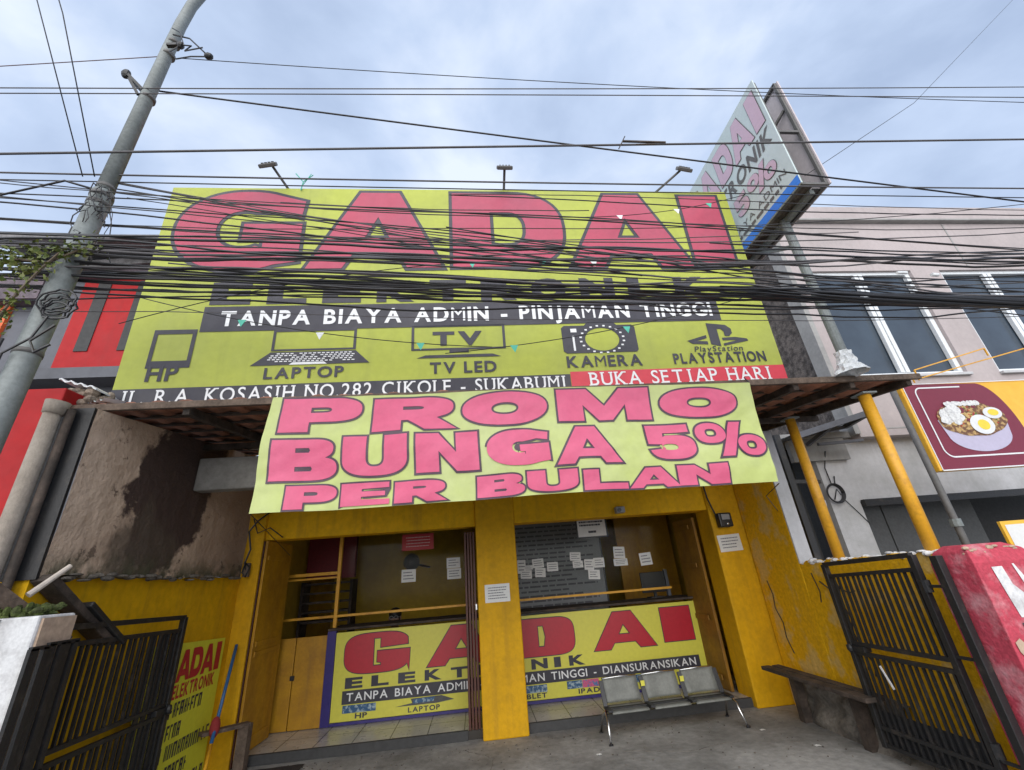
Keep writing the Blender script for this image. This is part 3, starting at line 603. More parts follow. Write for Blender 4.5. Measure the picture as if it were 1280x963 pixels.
k.build('slogan', 'sign_white', bb)
k = MB(); k.rect(-3.0, 0.93, 3.065, 3.262, PS, 0.004); k.build('address_band', 'sign_black', bb)
k = MB(); k.rect(0.934, 3.072, 3.065, 3.285, PS, 0.004); k.build('opening_band', 'sign_red', bb)
k = MB(); text(k, 'JL. R.A. KOSASIH NO.282 CIKOLE - SUKABUMI', -2.93, 0.885, 3.118, 3.245, PS, 0.008, bold=0.008, serif=True, gap=0.14, space=0.42); k.build('address', 'sign_white', bb); k = MB()
text(k, 'BUKA SETIAP HARI', 1.11, 2.915, 3.135, 3.268, PS, 0.008, bold=0.008, serif=True, gap=0.14, space=0.42); k.build('opening_days', 'sign_white', bb)
# pictograms
k = MB()
k.sheet([[(-2.79, 3.45), (-2.43, 3.45), (-2.43, 3.83), (-2.79, 3.83)], [(-2.755, 3.52), (-2.755, 3.785), (-2.465, 3.785), (-2.465, 3.52)]], PS, 0.004)      # phone
k.build('phone_pictogram', 'sign_black', bb); k = MB()
k.sheet([[(-1.77, 3.585), (-1.03, 3.585), (-1.03, 3.80), (-1.77, 3.80)], [(-1.745, 3.603), (-1.745, 3.782), (-1.055, 3.782), (-1.055, 3.603)]], PS, 0.004)   # laptop lid
k.sheet([[(-1.93, 3.445), (-0.90, 3.445), (-1.03, 3.575), (-1.77, 3.575)]], PS, 0.004)
k.build('laptop_pictogram', 'sign_black', bb); k = MB()
k.sheet([[(-0.53, 3.55), (0.35, 3.55), (0.35, 3.815), (-0.53, 3.815)], [(-0.505, 3.57), (-0.505, 3.795), (0.325, 3.795), (0.325, 3.57)]], PS, 0.004)
k.sheet([[(-0.40, 3.50), (0.22, 3.50), (0.30, 3.47), (-0.48, 3.47)]], PS, 0.004); k.rect(-0.18, 0.0, 3.52, 3.55, PS, 0.004); text(k, 'TV', -0.335, 0.13, 3.595, 3.745, PS, 0.004, bold=0.05, gap=0.1)
k.build('television_pictogram', 'sign_black', bb); k = MB()
cx, cy = 1.275, 3.62   # camera
k.sheet([[(0.90, 3.50), (0.93, 3.475), (1.62, 3.475), (1.64, 3.50), (1.64, 3.75), (1.61, 3.775), (1.46, 3.775), (1.42, 3.82), (1.18, 3.82), (1.13, 3.775), (0.93, 3.775), (0.90, 3.75)], list(reversed(arc(cx + .02, cy, .17, .125, 0, 360, 28)[:-1]))], PS, 0.004)
k.build('camera_pictogram', 'sign_black', bb); k = MB()
# game console emblem: upright P over a lying S
k.sheet([[(2.39, 3.53), (2.49, 3.505), (2.49, 3.70), (2.53, 3.70), (2.555, 3.67), (2.555, 3.62), (2.60, 3.615), (2.64, 3.65), (2.64, 3.70), (2.59, 3.745), (2.39, 3.77)]], PS, 0.004)
k.sheet([[(2.15, 3.575), (2.36, 3.635), (2.36, 3.60), (2.25, 3.57), (2.36, 3.565), (2.36, 3.53), (2.20, 3.54)]], PS, 0.004)
k.sheet([[(2.52, 3.60), (2.66, 3.605), (2.78, 3.585), (2.79, 3.56), (2.52, 3.51), (2.52, 3.535), (2.68, 3.57), (2.52, 3.57)]], PS, 0.004)
k.build('console_emblem', 'sign_black', bb)
k = MB(); rg = random.Random(2)
for r_ in range(5):
    z0 = 3.475 + r_ * 0.019
    for c_ in range(22):
        u = -1.80 + 0.05 * (4 - r_) / 10 * 0 + c_ * 0.039 + r_ * 0.012
        if u < -1.03 - (4 - r_) * 0.0 and rg.random() < 0.9 and u < -0.98 - r_ * 0.02: k.rect(u, u + 0.026, z0, z0 + 0.010, PS, 0.007)
k.sheet([[(-1.60, 3.445), (-1.27, 3.445), (-1.30, 3.468), (-1.57, 3.468)]], PS, 0.007)
k.build('keyboard_keys', 'sign_white', bb); k = MB()
dots = 40
for i in range(dots):
    a = 2 * math.pi * i / dots
    if i % 2: k.rect(cx + .02 + .215 * math.cos(a) - .012, cx + .02 + .215 * math.cos(a) + .012, cy + .148 * math.sin(a) - .008, cy + .148 * math.sin(a) + .008, PS, 0.007)
k.rect(0.99, 1.05, 3.70, 3.74, PS, 0.007); k.rect(1.0, 1.02, 3.5, 3.66, PS, 0.007)
k.build('camera_highlight', 'sign_white', bb)

# lamps on top of the billboard
def lamp(x, dx, dz, label, roll):
    t = thing('flood_lamp', label, 'lamp', (x, 3.46, 5.53), 'flood lamps over the billboard')
    y0 = 3.46; tip = Vector((x + dx, y0 - 0.22, 5.53 + dz))
    b = MB(); b.tube([(x, y0 + 0.05, 5.5), (x, y0, 5.56), tip], 0.014, 8); b.build('arm', 'frame_grey', t, smooth=True)
    b = MB(); c = tip + Vector((roll * 0.04, -0.015, 0.0))
    ax = Vector((1, 0, -0.25 * roll)).normalized()
    b.bar(c - ax * 0.085, c + ax * 0.085, 0.11, 0.04, up=(0, -0.8, 0.6)); b.build('lamp_head', 'frame_grey', t, bevel=0.01)
    b = MB(); b.bar(c - ax * 0.05 + Vector((0, .014, -.011)), c + ax * 0.05 + Vector((0, .014, -.011)), 0.085, 0.006, up=(0, -0.8, 0.6)); b.build('lens', 'grey_board', t)
    b = MB()
    for q in range(4): b.bar(c + ax * (-.05 + q * .033) + Vector((0, -.012, .009)), c + ax * (-.05 + q * .033) + Vector((0, -.024, .018)), 0.006, 0.06)
    b.build('cooling_fin', 'frame_grey', t)
lamp(-1.87, -0.08, 0.10, 'flood lamp standing beside the greenish twig over the G of the billboard', -1)
lamp(0.46, 0.0, 0.11, 'flood lamp standing straight up over the D of the billboard', 0)
lamp(2.25, 0.22, 0.12, 'flood lamp leaning towards the pale side sign over the last A', 1)

# ================================================================== PROMO BANNER
def PB(u, v, d=0.0):
    s = (3.0 - v); w = 0.014 * math.sin(u * 5.1 + 1) * min(1, s * 2) + 0.007 * math.sin(u * 11 + v * 6) * min(1, s * 3) + 0.012 * math.sin(v * 7 + u * .6) + 0.016 * noise.noise(Vector((u * 2.3 + v * 2.0, v * 3.1 - u * .8, 4))) + 0.007 * noise.noise(Vector((u * 7 - v * 5, v * 9, 9)))
    return Vector((u + 0.004 * math.sin(v * 9), 3.165 + w - d, v + 0.008 * math.sin(u * 2.3)))
pb = thing('banner', 'pale yellow hanging banner reading PROMO BUNGA 5% PER BULAN in pink', 'banner', (0.4, 3.17, 2.98))
b = MB(); b.grid(lambda u, v: PB(-1.53 - 0.03 * (1 - v) + u * (3.93 + 0.0 * v), 2.115 + v * (0.872 - 0.02 * u)), 160, 40)
o = b.build('cloth', 'cloth_yellow', pb, smooth=True)
fill, edge = MB(), MB(); fill.fine = edge.fine = 0.045
W_ = 0.016
for ch, u0, u1, v0, v1 in (('P', -1.44, -.845, 2.69, 2.968), ('R', -.755, -.115, 2.672, 2.945), ('O', -.07, .61, 2.675, 2.955), ('M', .695, 1.475, 2.672, 2.95), ('O', 1.56, 2.23, 2.672, 2.93),
                           ('B', -1.465, -.995, 2.33, 2.632), ('U', -.955, -.485, 2.338, 2.64), ('N', -.42, .045, 2.335, 2.632), ('G', .11, .6, 2.338, 2.628), ('A', .635, 1.15, 2.325, 2.622), ('5', 1.378, 1.765, 2.33, 2.615), ('%', 1.785, 2.36, 2.33, 2.622),
                           ('P', -1.335, -.985, 2.128, 2.292), ('E', -.952, -.607, 2.132, 2.29), ('R', -.573, -.197, 2.13, 2.28), ('B', .022, .374, 2.128, 2.282), ('U', .395, .78, 2.134, 2.288), ('L', .822, 1.167, 2.124, 2.272), ('A', 1.18, 1.572, 2.124, 2.275), ('N', 1.565, 1.965, 2.126, 2.278)):
    kw = {'O': dict(sw=.34, sh=.32), 'U': dict(sw=.36), 'N': dict(sw=.36), 'G': dict(sw=.40, sh=.34)}.get(ch, {})
    heavy(fill, edge, ch, u0, u1, v0, v1, PB, W_ if v0 > 2.2 else 0.013, d=0.005, **kw)
edge.build('letter_outline', 'cloth_dark', pb); fill.build('lettering', 'cloth_pink', pb)
b = MB()
for (u, v, z) in ((-1.53, 2.98, 3.02), (2.395, 2.965, 3.03), (0.4, 2.975, 3.03)): b.tube([PB(u, v), (u + .01, 3.215, z)], 0.005, 5)
b.tube([PB(-1.555, 2.125), (-1.75, 3.6, 2.18), (-2.2, 5.6, 2.0)], 0.004, 5); b.tube([PB(2.37, 2.10), (2.75, 3.9, 2.1), (3.54, 4.9, 2.05)], 0.004, 5)
b.build('tie_cord', 'cable', pb)

# ================================================================== SIDE SIGN BOX (across the pavement)
sb = thing('sign_box', 'pale double sided box sign with faded pink GADAI lettering on a tall steel pole', 'sign', (3.37, 3.15, 3.05))
def PX(u, v, d=0.0): return Vector((3.20 - d, 4.35 - u, v))         # left panel, read from the far end towards the street
b = MB(); b.box(3.20, 3.215, 2.66, 4.35, 4.79, 6.36); b.build('panel', 'panel_white', sb)
b = MB(); b.box(3.50, 3.515, 2.66, 4.35, 4.79, 6.36); b.build('panel', 'panel_back', sb)
b = MB()
for z in (4.80, 6.34):
    for x in (3.232, 3.482): b.bar((x, 2.68, z), (x, 4.33, z), 0.03)
for x in (3.232, 3.482):
    for y in (2.69, 3.5, 4.32): b.bar((x, y, 4.8), (x, y, 6.34), 0.03)
for y, z in ((2.69, 4.80), (2.69, 5.55), (3.5, 4.8), (4.32, 4.8), (4.32, 6.34), (3.5, 5.6)): b.bar((3.22, y, z), (3.50, y, z), 0.028)
b.bar((3.25, 3.3, 5.55), (3.48, 2.72, 5.95), 0.025)
b.build('frame', 'frame_grey', sb)
b = MB(); b.box(3.24, 3.36, 2.72, 4.3, 4.797, 4.805); b.build('bottom_panel', 'cement', sb)
b = MB(); b.box(3.38, 3.47, 2.74, 4.3, 4.797, 4.805); b.build('bottom_panel', 'dark_panel', sb)
fill, edge = MB(), MB()
for ch, u0, u1 in (('G', .06, .36), ('A', .38, .74), ('D', .78, 1.08), ('A', 1.09, 1.45), ('I', 1.49, 1.64)): heavy(fill, edge, ch, u0, u1, 5.76, 6.26, PX, 0.007)
heavy(fill, edge, '5', .85, 1.08, 5.16, 5.42, PX, 0.006); heavy(fill, edge, '%', 1.11, 1.55, 5.16, 5.44, PX, 0.006); heavy(fill, edge, 'A', .50, .76, 5.14, 5.44, PX, 0.006)
heavy(fill, edge, 'G', .10, .42, 5.14, 5.44, PX, 0.006)
edge.build('letter_outline', 'frame_grey', sb); fill.build('lettering', 'panel_pink', sb)
k = MB(); text(k, 'ELEKTRONIK', .08, 1.62, 5.50, 5.70, PX, 0.004, bold=0.03, shear=0.2); k.build('lettering', 'frame_grey', sb)
k = MB(); text(k, 'TANPA BIAYA ADMIN', .08, 1.60, 5.02, 5.09, PX, 0.004); scribble(k, .08, 1.5, 4.92, 5.0, 1, PX, 0.004, 4); k.build('small_print', 'frame_grey', sb)
k = MB(); k.rect(0.0, 1.69, 4.795, 4.895, PX, 0.004); k.build('blue_stripe', 'blue_band', sb)
b = MB(); b.tube([(3.37, 3.15, 3.05), (3.37, 3.15, 4.85)], 0.042, 14); b.bar((3.37, 2.75, 4.77), (3.37, 4.2, 4.77), 0.05); b.bar((3.37, 3.15, 4.45), (3.37, 3.6, 4.76), 0.04)
b.build('pole', 'galv', sb, smooth=False)
b = MB(); rg = random.Random(9)
def wrap(u, v):
    a = u * 2 * math.pi; r_ = 0.055 + 0.075 * (1 - v) ** 2 + 0.03 * noise.noise(Vector((math.cos(a) * 3, math.sin(a) * 3, v * 6)))
    return Vector((3.37 + r_ * math.cos(a), 3.15 + r_ * math.sin(a), 3.0 + v * 0.22))
b.grid(wrap, 26, 12); b.build('plastic_wrap', 'plastic_bag', sb, smooth=False)

# ================================================================== INSIDE THE SHOP
ct = thing('shop_counter', 'low shop counter faced with a yellow GADAI ELEKTRONIK board in a blue frame', 'counter', (0.6, 6.5, 0.085))
PC = plane_y(6.5)
b = MB(); b.box(-1.84, 3.02, 6.50, 6.53, 0.125, 1.075); b.build('front_board', 'counter_yellow', ct)
b = MB(); b.box(-1.95, -1.843, 6.485, 6.56, 0.09, 1.10); b.box(3.023, 3.11, 6.485, 6.56, 0.09, 1.10); b.box(-1.84, 3.02, 6.485, 6.56, 0.09, 0.122); b.build('frame', 'blue_trim', ct)
b = MB(); b.box(-1.95, 3.11, 6.48, 7.02, 1.102, 1.13); b.build('countertop', 'dark_wood', ct, bevel=0.005)
fill, edge = MB(), MB()
heavy(fill, edge, 'g', -1.72, -.90, .60, 1.04, PC, 0.010); heavy(fill, edge, 'A', -.68, .19, .60, 1.04, PC, 0.010)
heavy(fill, edge, 'd', .50, 1.27, .595, 1.03, PC, 0.010); heavy(fill, edge, 'A', 1.52, 2.38, .59, 1.025, PC, 0.010); heavy(fill, edge, 'I', 2.50, 2.93, .615, 1.022, PC, 0.010)
edge.build('letter_outline', 'sign_black', ct); fill.build('headline', 'counter_red', ct)
k = MB()
for ch, u in zip('ELEKTRONIK', (-1.69, -1.37, -1.04, -.71, -.38, -.05, .25, .66, .96, 1.16)): text(k, ch, u, u + (.09 if ch == 'I' else .215), .455, .57, PC, 0.004, bold=0.05)
k.build('subheading', 'sign_black', ct); k = MB(); k.rect(-1.715, 2.93, .295, .435, PC, 0.004)
k.build('slogan_band', 'sign_black', ct)
for w_, u0, u1 in (('HP', -1.545, -1.40), ('LAPTOP', -.91, -.52), ('TABLET', .40, .83), ('IPAD', 1.24, 1.52)):
    k = MB(); text(k, w_, u0, u1, .145, .198, PC, 0.004, bold=0.03); k.build('caption', 'sign_black', ct)
k = MB(); text(k, 'TANPA BIAYA ADMIN - PINJAMAN TINGGI - DIANSURANSIKAN', -1.66, 2.87, .325, .41, PC, 0.008, bold=0.012, gap=.14, space=.5); k.build('slogan', 'sign_white', ct)
for q in ((-1.70, -1.30, .205, .285), (.45, .84, .205, .285), (1.10, 1.30, .205, .29), (1.9, 2.3, .2, .285)):
    k = MB(); k.rect(*q, PC, .004); k.build('photo_print', 'blue_print', ct)
k = MB(); k.rect(1.304, 1.52, .205, .29, PC, .004); k.build('photo_print', 'pink_print', ct)
k = MB(); k.sheet([[(-1.07, .215), (-.86, .24), (-.88, .285), (-.5, .29), (-.34, .235), (-.55, .215)]], PC, .004); k.build('laptop_print', 'dark_panel', ct)
k = MB(); k.sheet([[(-.85, .232), (-.60, .238), (-.58, .283), (-.84, .278)]], PC, .007); k.build('laptop_screen', 'blue_print', ct)
# wooden partition posts, bars and panes above the counter
b = MB(); b.box(-1.93, -1.885, 6.60, 6.65, 1.13, 2.60); b.box(0.18, 0.22, 6.60, 6.65, 1.13, 2.6); b.build('post', 'yellow_post', ct, bevel=.004)
b = MB(); b.bar((-2.72, 6.625, 1.265), (2.80, 6.625, 1.262), 0.03, 0.03); b.bar((-2.72, 6.625, 1.80), (-1.93, 6.625, 1.80), 0.035, 0.04); b.bar((-2.72, 6.64, 1.745), (-1.93, 6.64, 1.745), 0.03, 0.025); b.build('bar', 'yellow_post', ct, bevel=.003)
b = MB(); b.box(-1.88, -0.025, 6.62, 6.626, 1.29, 2.6); b.box(0.025, 2.975, 6.62, 6.626, 1.29, 2.6); b.build('glass_pane', 'glass', ct)

sd = thing('side_door', 'low ochre wooden half door beside the blue framed counter', 'door', (-2.3, 6.5, 0.085))
b = MB(); b.box(-2.72, -2.34, 6.50, 6.54, 0.09, 1.06); b.build('leaf', 'ochre_wood', sd, bevel=.006)
b = MB(); b.box(-2.332, -1.955, 6.50, 6.54, 0.09, 1.06); b.build('leaf', 'ochre_wood', sd, bevel=.006)
b = MB(); b.box(-2.36, -2.31, 6.485, 6.498, 0.6, 0.65); b.build('latch', 'iron', sd)

b = MB(); b.box(-2.70, -1.95, 7.6, 7.7, 1.75, 2.6)
tag(b.build('curtain', 'dark_red', base=(-2.3, 7.65, 1.75)), 'dark maroon curtain hanging behind the yellow partition bars', 'curtain')
sh = thing('shelf', 'dark slatted shelf behind the half door', 'shelf', (-2.3, 7.6, 0.085)); b = MB()
for z in (1.15, 1.28, 1.41, 1.54, 1.67): b.box(-2.68, -1.95, 7.45, 7.75, z, z + .03)
b.build('board', 'dark_wood', sh); b = MB(); b.box(-2.7, -2.66, 7.45, 7.75, .085, 1.72); b.box(-1.97, -1.93, 7.45, 7.75, .085, 1.72); b.build('side_panel', 'dark_wood', sh)

wb = thing('notice_board', 'big grey board of dense printed lines hung behind the counter', 'notice board', (1.35, 7.6, 1.0))
PW = plane_y(7.6)
b = MB(); b.box(0.2, 2.10, 7.60, 7.63, 0.95, 2.58); b.build('panel', 'grey_board', wb)
k = MB(); scribble(k, 0.3, 1.98, 1.0, 2.55, 22, PW, .004, 8, .38); k.build('print', 'ink', wb)
b = MB(); b.box(2.102, 2.13, 7.595, 7.635, .95, 2.58); b.build('edge_strip', 'black_plastic', wb)
b = MB(); b.box(2.5, 3.5, 7.9, 7.95, .085, 2.5); tag(b.build('wood_partition', 'ochre_wood', base=(3, 7.9, .085)), 'brown wooden partition beside the grey notice board', 'partition')

PGL = plane_y(6.615)
def paper(name, label, cat, u0, u1, v0, v1, P, mt='paper', rows=4, seed=0, group=None, ink='ink', tilt=0.0, th=.3):
    t = thing(name, label, cat, tuple(P((u0 + u1) / 2, v0, 0)), group)
    c, s_ = math.cos(tilt), math.sin(tilt); um, vm = (u0 + u1) / 2, (v0 + v1) / 2
    def Q(u, v, d): return P(um + (u - um) * c - (v - vm) * s_, vm + (u - um) * s_ + (v - vm) * c, d + 0.006 * ((u - um) / (u1 - u0)) ** 2)
    b = MB(); b.grid(lambda a, e: Q(u0 + a * (u1 - u0), v0 + e * (v1 - v0), .002), 4, 4); b.build('sheet', mt, t)
    if rows:
        k = MB(); scribble(k, u0 + .12 * (u1 - u0), u1 - .12 * (u1 - u0), v0 + .15 * (v1 - v0), v1 - .12 * (v1 - v0), rows, Q, .005, seed, th); k.build('print', ink, t)
    return t
gp = 'paper slips stuck on the counter windows'
paper('paper_slip', 'white slip under the small black fan', 'paper', -1.054, -.857, 1.609, 1.772, PGL, rows=3, seed=1, group=gp)
paper('paper_slip', 'upper white card of the pair beside the brown folding door', 'paper', -.426, -.235, 1.745, 1.882, PGL, rows=3, seed=2, group=gp)
paper('paper_slip', 'lower white card of the pair beside the brown folding door', 'paper', -.42, -.225, 1.603, 1.740, PGL, rows=3, seed=3, group=gp)
slips = [(.58, .70, 1.60, 1.78, 'slip half hidden behind the edge of the middle pillar'), (.62, .78, 1.53, 1.64, 'bottom slip of the crowded cluster beside the half hidden slip'), (.80, .965, 1.66, 1.78, 'topmost slip of the crowded cluster on the grey board'),
         (.83, .98, 1.535, 1.655, 'bottom slip of the crowded cluster under its topmost slip'), (.67, .80, 1.645, 1.70, 'small middle slip of the crowded cluster on the grey board'), (1.01, 1.17, 1.60, 1.72, 'single slip between the crowded cluster and the framed sign'),
         (1.36, 1.52, 1.715, 1.83, 'slip standing alone below the framed sign'), (1.39, 1.54, 1.62, 1.71, 'narrow slip touching the underside of the slip below the framed sign'), (1.56, 1.70, 1.58, 1.72, 'narrow slip of the trio on the edge of the grey board'),
         (1.70, 1.86, 1.60, 1.73, 'wide upper slip of the trio, overlapping the edge of the grey board'), (1.60, 1.77, 1.45, 1.575, 'lowest slip of the trio on the edge of the grey board'), (2.02, 2.19, 1.70, 1.86, 'upper slip of the pair on the wooden partition'),
         (2.0, 2.21, 1.60, 1.695, 'lower slip of the pair on the wooden partition'), (2.40, 2.58, 1.58, 1.75, 'crumpled slip alone above the dark monitor')]
for i, (a, c, e, h, l) in enumerate(slips): paper('paper_slip', 'white paper ' + l, 'paper', a, c, e, h, PGL, rows=3, seed=10 + i, group=gp, tilt=random.uniform(-.08, .08))
paper('red_notice', 'red notice with pale print above the small black fan', 'notice', -1.06, -.61, 2.02, 2.24, PGL, 'red_notice', 4, 31, ink='paper', th=.15)
t = thing('framed_sign', 'white framed sign with two black lines hung above the grey notice board', 'sign', (1.74, 6.6, 2.02)); b = MB(); b.box(1.50, 1.98, 6.598, 6.612, 2.01, 2.30); b.build('frame', 'black_plastic', t)
b = MB(); b.rect(1.525, 1.955, 2.03, 2.28, plane_y(6.596), .002); b.build('panel', 'paper', t); k = MB(); scribble(k, 1.55, 1.93, 2.17, 2.26, 2, plane_y(6.596), .005, 3, .5); scribble(k, 1.68, 1.82, 2.06, 2.13, 1, plane_y(6.596), .005, 5, .45); k.build('print', 'sign_black', t)

fan = thing('wall_fan', 'small round black fan between the red notice and the white slip', 'fan', (-.93, 6.66, 1.8))
b = MB(); b.tube([(-.93, 6.70, 1.87), (-.93, 6.80, 1.87)], [.11, .07], 16); b.build('housing', 'black_plastic', fan, smooth=True)
b = MB()
for r_ in (.03, .06, .09, .115): b.tube([(-.93 + r_ * math.cos(a * math.pi / 12), 6.69, 1.87 + r_ * math.sin(a * math.pi / 12)) for a in range(25)], .003, 5)
b.build('grille', 'iron', fan)
b = MB(); b.box(-.945, -.915, 6.8, 9.19, 1.84, 1.87); b.build('bracket', 'iron', fan)

pc = thing('computer_monitor', 'dark monitor in a pale frame standing on the counter under a crumpled slip', 'monitor', (2.65, 6.85, 1.13))
b = MB(); b.box(2.45, 2.82, 6.86, 6.90, 1.20, 1.48); b.build('screen', 'black_plastic', pc, bevel=.008); b = MB(); b.box(2.62, 2.66, 6.87, 6.9, 1.13, 1.2); b.box(2.54, 2.74, 6.8, 6.98, 1.131, 1.145); b.build('stand', 'black_plastic', pc)
b = MB(); b.box(2.825, 2.87, 6.85, 6.91, 1.14, 1.50); b.build('side_frame', 'slate', pc)

# ------------------------------------------------------------------ the clerk behind the counter
def person(label, base, joints, edges, radii, root):
    """one skinned body surface"""
    base = Vector(base); t = thing('person', label, 'person', base)
    me = bpy.data.meshes.new('body'); names = list(joints)
    me.from_pydata([tuple((Vector(joints[n])) * S) for n in names], [(names.index(a), names.index(c)) for a, c in edges], [])
    o = bpy.data.objects.new('body', me); COL.objects.link(o); o.parent = t; WORLD[o.name] = base
    sk = o.modifiers.new('skin', 'SKIN'); sk.use_smooth_shade = True
    for i, n in enumerate(names):
        d = me.skin_vertices[0].data[i]; r_ = radii[n]; d.radius = (r_[0] * S, r_[1] * S) if isinstance(r_, tuple) else (r_ * S, r_ * S); d.use_root = (n == root)
    sbv = o.modifiers.new('sub', 'SUBSURF'); sbv.levels = 1; sbv.render_levels = 2
    dg = bpy.context.evaluated_depsgraph_get(); m2 = bpy.data.meshes.new_from_object(o.evaluated_get(dg)); m2.materials.clear(); m2.materials.append(M['skin'])
    o.modifiers.clear(); o.data = m2
    for p in m2.polygons: p.use_smooth = True
    return t, o
px, py, pz = -1.22, 7.22, 0.085
J = {'pelvis': (0, .02, .44), 'belly': (0, 0, .58), 'chest': (0, -.02, .78), 'neck': (0, -.03, .93), 'chin': (0, -.05, 1.0), 'head': (0, -.05, 1.09), 'crown': (0, -.045, 1.16)}
EJ = [('pelvis', 'belly'), ('belly', 'chest'), ('chest', 'neck'), ('neck', 'chin'), ('chin', 'head'), ('head', 'crown')]
RJ = {'pelvis': (.15, .11), 'belly': (.14, .10), 'chest': (.155, .105), 'neck': .05, 'chin': .06, 'head': (.078, .092), 'crown': (.06, .07)}
for s_, q in ((-1, 'l'), (1, 'r')):
    J.update({q + 'sh': (.16 * s_, -.02, .87), q + 'el': (.21 * s_, -.10, .62), q + 'wr': (.12 * s_, -.27, .66), q + 'hand': (.09 * s_, -.33, .665), q + 'hip': (.08 * s_, .0, .42), q + 'kn': (.11 * s_, -.38, .43), q + 'an': (.11 * s_, -.36, .07), q + 'toe': (.12 * s_, -.5, .03)})
    EJ += [('chest', q + 'sh'), (q + 'sh', q + 'el'), (q + 'el', q + 'wr'), (q + 'wr', q + 'hand'), ('pelvis', q + 'hip'), (q + 'hip', q + 'kn'), (q + 'kn', q + 'an'), (q + 'an', q + 'toe')]
    RJ.update({q + 'sh': .062, q + 'el': .042, q + 'wr': .027, q + 'hand': (.035, .018), q + 'hip': .08, q + 'kn': .055, q + 'an': .035, q + 'toe': .03})
    for k_, (fx, ln) in enumerate(((-.028, .06), (-.010, .07), (.009, .068), (.026, .055))):
        J[q + 'f%da' % k_] = (.09 * s_ + fx, -.36, .665); J[q + 'f%db' % k_] = (.09 * s_ + fx, -.36 - ln, .65); EJ += [(q + 'hand', q + 'f%da' % k_), (q + 'f%da' % k_, q + 'f%db' % k_)]; RJ[q + 'f%da' % k_] = .009; RJ[q + 'f%db' % k_] = .008
    J[q + 'th'] = (.09 * s_ - .05 * s_, -.345, .655); EJ.append((q + 'hand', q + 'th')); RJ[q + 'th'] = .009
clerk, body = person('person with black hair and glasses in a black top seated behind the counter', (px, py, pz), J, EJ, RJ, 'pelvis')
def pp(x, y, z): return (px + x, py + y, pz + z)
b = MB(); b.sphere(pp(0, -.035, 1.115), .092, .105, .085, 16, 10); b.sphere(pp(0, .0, 1.07), .086, .09, .10, 14, 8); b.build('hair', 'hair', clerk, smooth=True)
b = MB()
for s_ in (-1, 1):
    b.tube([pp(.034 * s_ + .026 * math.cos(a * math.pi / 8), -.152, 1.075 + .02 * math.sin(a * math.pi / 8)) for a in range(17)], .003, 5); b.tube([pp(.06 * s_, -.15, 1.078), pp(.082 * s_, -.05, 1.078)], .003, 5)
b.tube([pp(-.008, -.152, 1.078), pp(.008, -.152, 1.078)], .003, 5); b.build('glasses', 'grey_board', clerk)
b = MB(); b.sphere(pp(0, -.147, 1.045), .014, .016, .022, 8, 6)
for s_ in (-1, 1): b.sphere(pp(.082 * s_, -.045, 1.06), .012, .02, .03, 8, 6)
b.build('nose_and_ears', 'skin', clerk, smooth=True)
b = MB(); 
for s_ in (-1, 1): b.sphere(pp(.033 * s_, -.136, 1.075), .011, .008, .007, 8, 6)
b.build('eyes', 'black_plastic', clerk, smooth=True)
b = MB(); b.sphere(pp(0, -.137, 1.005), .026, .01, .007, 10, 6); b.build('mouth', 'counter_red', clerk, smooth=True)
b = MB()
b.tube([pp(0, .02, .40), pp(0, 0, .56), pp(0, -.02, .76), pp(0, -.02, .86), pp(0, -.03, .91)], [.17, .168, .185, .15, .062], 20)
for s_ in (-1, 1): b.tube([pp(.10 * s_, -.02, .87), pp(.175 * s_, -.03, .85), pp(.205 * s_, -.075, .70), pp(.21 * s_, -.10, .62)], [.07, .082, .068, .058], 14)
b.build('shirt', 'black_shirt', clerk, smooth=True)
b = MB(); 
for s_ in (-1, 1): b.tube([pp(.08 * s_, .02, .42), pp(.11 * s_, -.38, .435), pp(.11 * s_, -.365, .1)], [.10, .075, .06], 12)
b.build('trousers', 'black_plastic', clerk, smooth=True)
st = thing('stool', 'plain dark stool under the seated clerk', 'stool', (px, py + .02, pz)); b = MB(); b.tube([(px, py + .02, pz + .29), (px, py + .02, pz + .325)], .17, 18); b.build('seat', 'brown_wood', st)
for sx, sy in ((-1, -1), (-1, 1), (1, -1), (1, 1)):
    b = MB(); b.bar((px + sx * .1, py + .02 + sy * .1, pz + .29), (px + sx * .13, py + .02 + sy * .13, pz), .03); b.build('leg', 'brown_wood', st)

# ================================================================== THINGS ON THE SHOP FRONT
paper('paper_notice', 'white notice taped to the middle yellow pillar', 'notice', .085, .385, 1.312, 1.508, plane_y(5.678), rows=5, seed=41)
paper('paper_notice', 'white notice taped to a yellow pillar below the black meter', 'notice', 3.15, 3.46, 1.665, 1.87, plane_y(5.678), rows=4, seed=42, tilt=.03)
t = thing('electric_meter', 'small black meter box with a cable on a yellow pillar', 'meter', (3.28, 5.67, 1.96)); b = MB(); b.box(3.19, 3.37, 5.58, 5.679, 1.96, 2.14); b.build('case', 'black_plastic', t, bevel=.015)
b = MB(); b.box(3.225, 3.335, 5.57, 5.579, 2.05, 2.12); b.build('window', 'grey_board', t, bevel=.005); b = MB(); b.sphere((3.29, 5.578, 2.0), .018, .012, .018); b.build('seal', 'chrome', t, smooth=True)
b = MB(); b.tube([(3.2, 5.63, 2.05), (3.16, 5.63, 2.2), (3.13, 5.64, 2.35), (3.12, 5.65, 2.6), (3.1, 5.66, 2.96)], .011, 7); b.build('cable', 'cable', t, smooth=True)
t = thing('security_camera', 'tiny grey camera on the lintel under the promo banner', 'camera', (1.9, 5.69, 2.25)); b = MB(); b.box(1.84, 1.96, 5.60, 5.698, 2.23, 2.31); b.build('housing', 'grey_board', t, bevel=.012); b = MB(); b.tube([(1.88, 5.6, 2.265), (1.88, 5.588, 2.265)], .025, 12); b.build('lens', 'black_plastic', t)
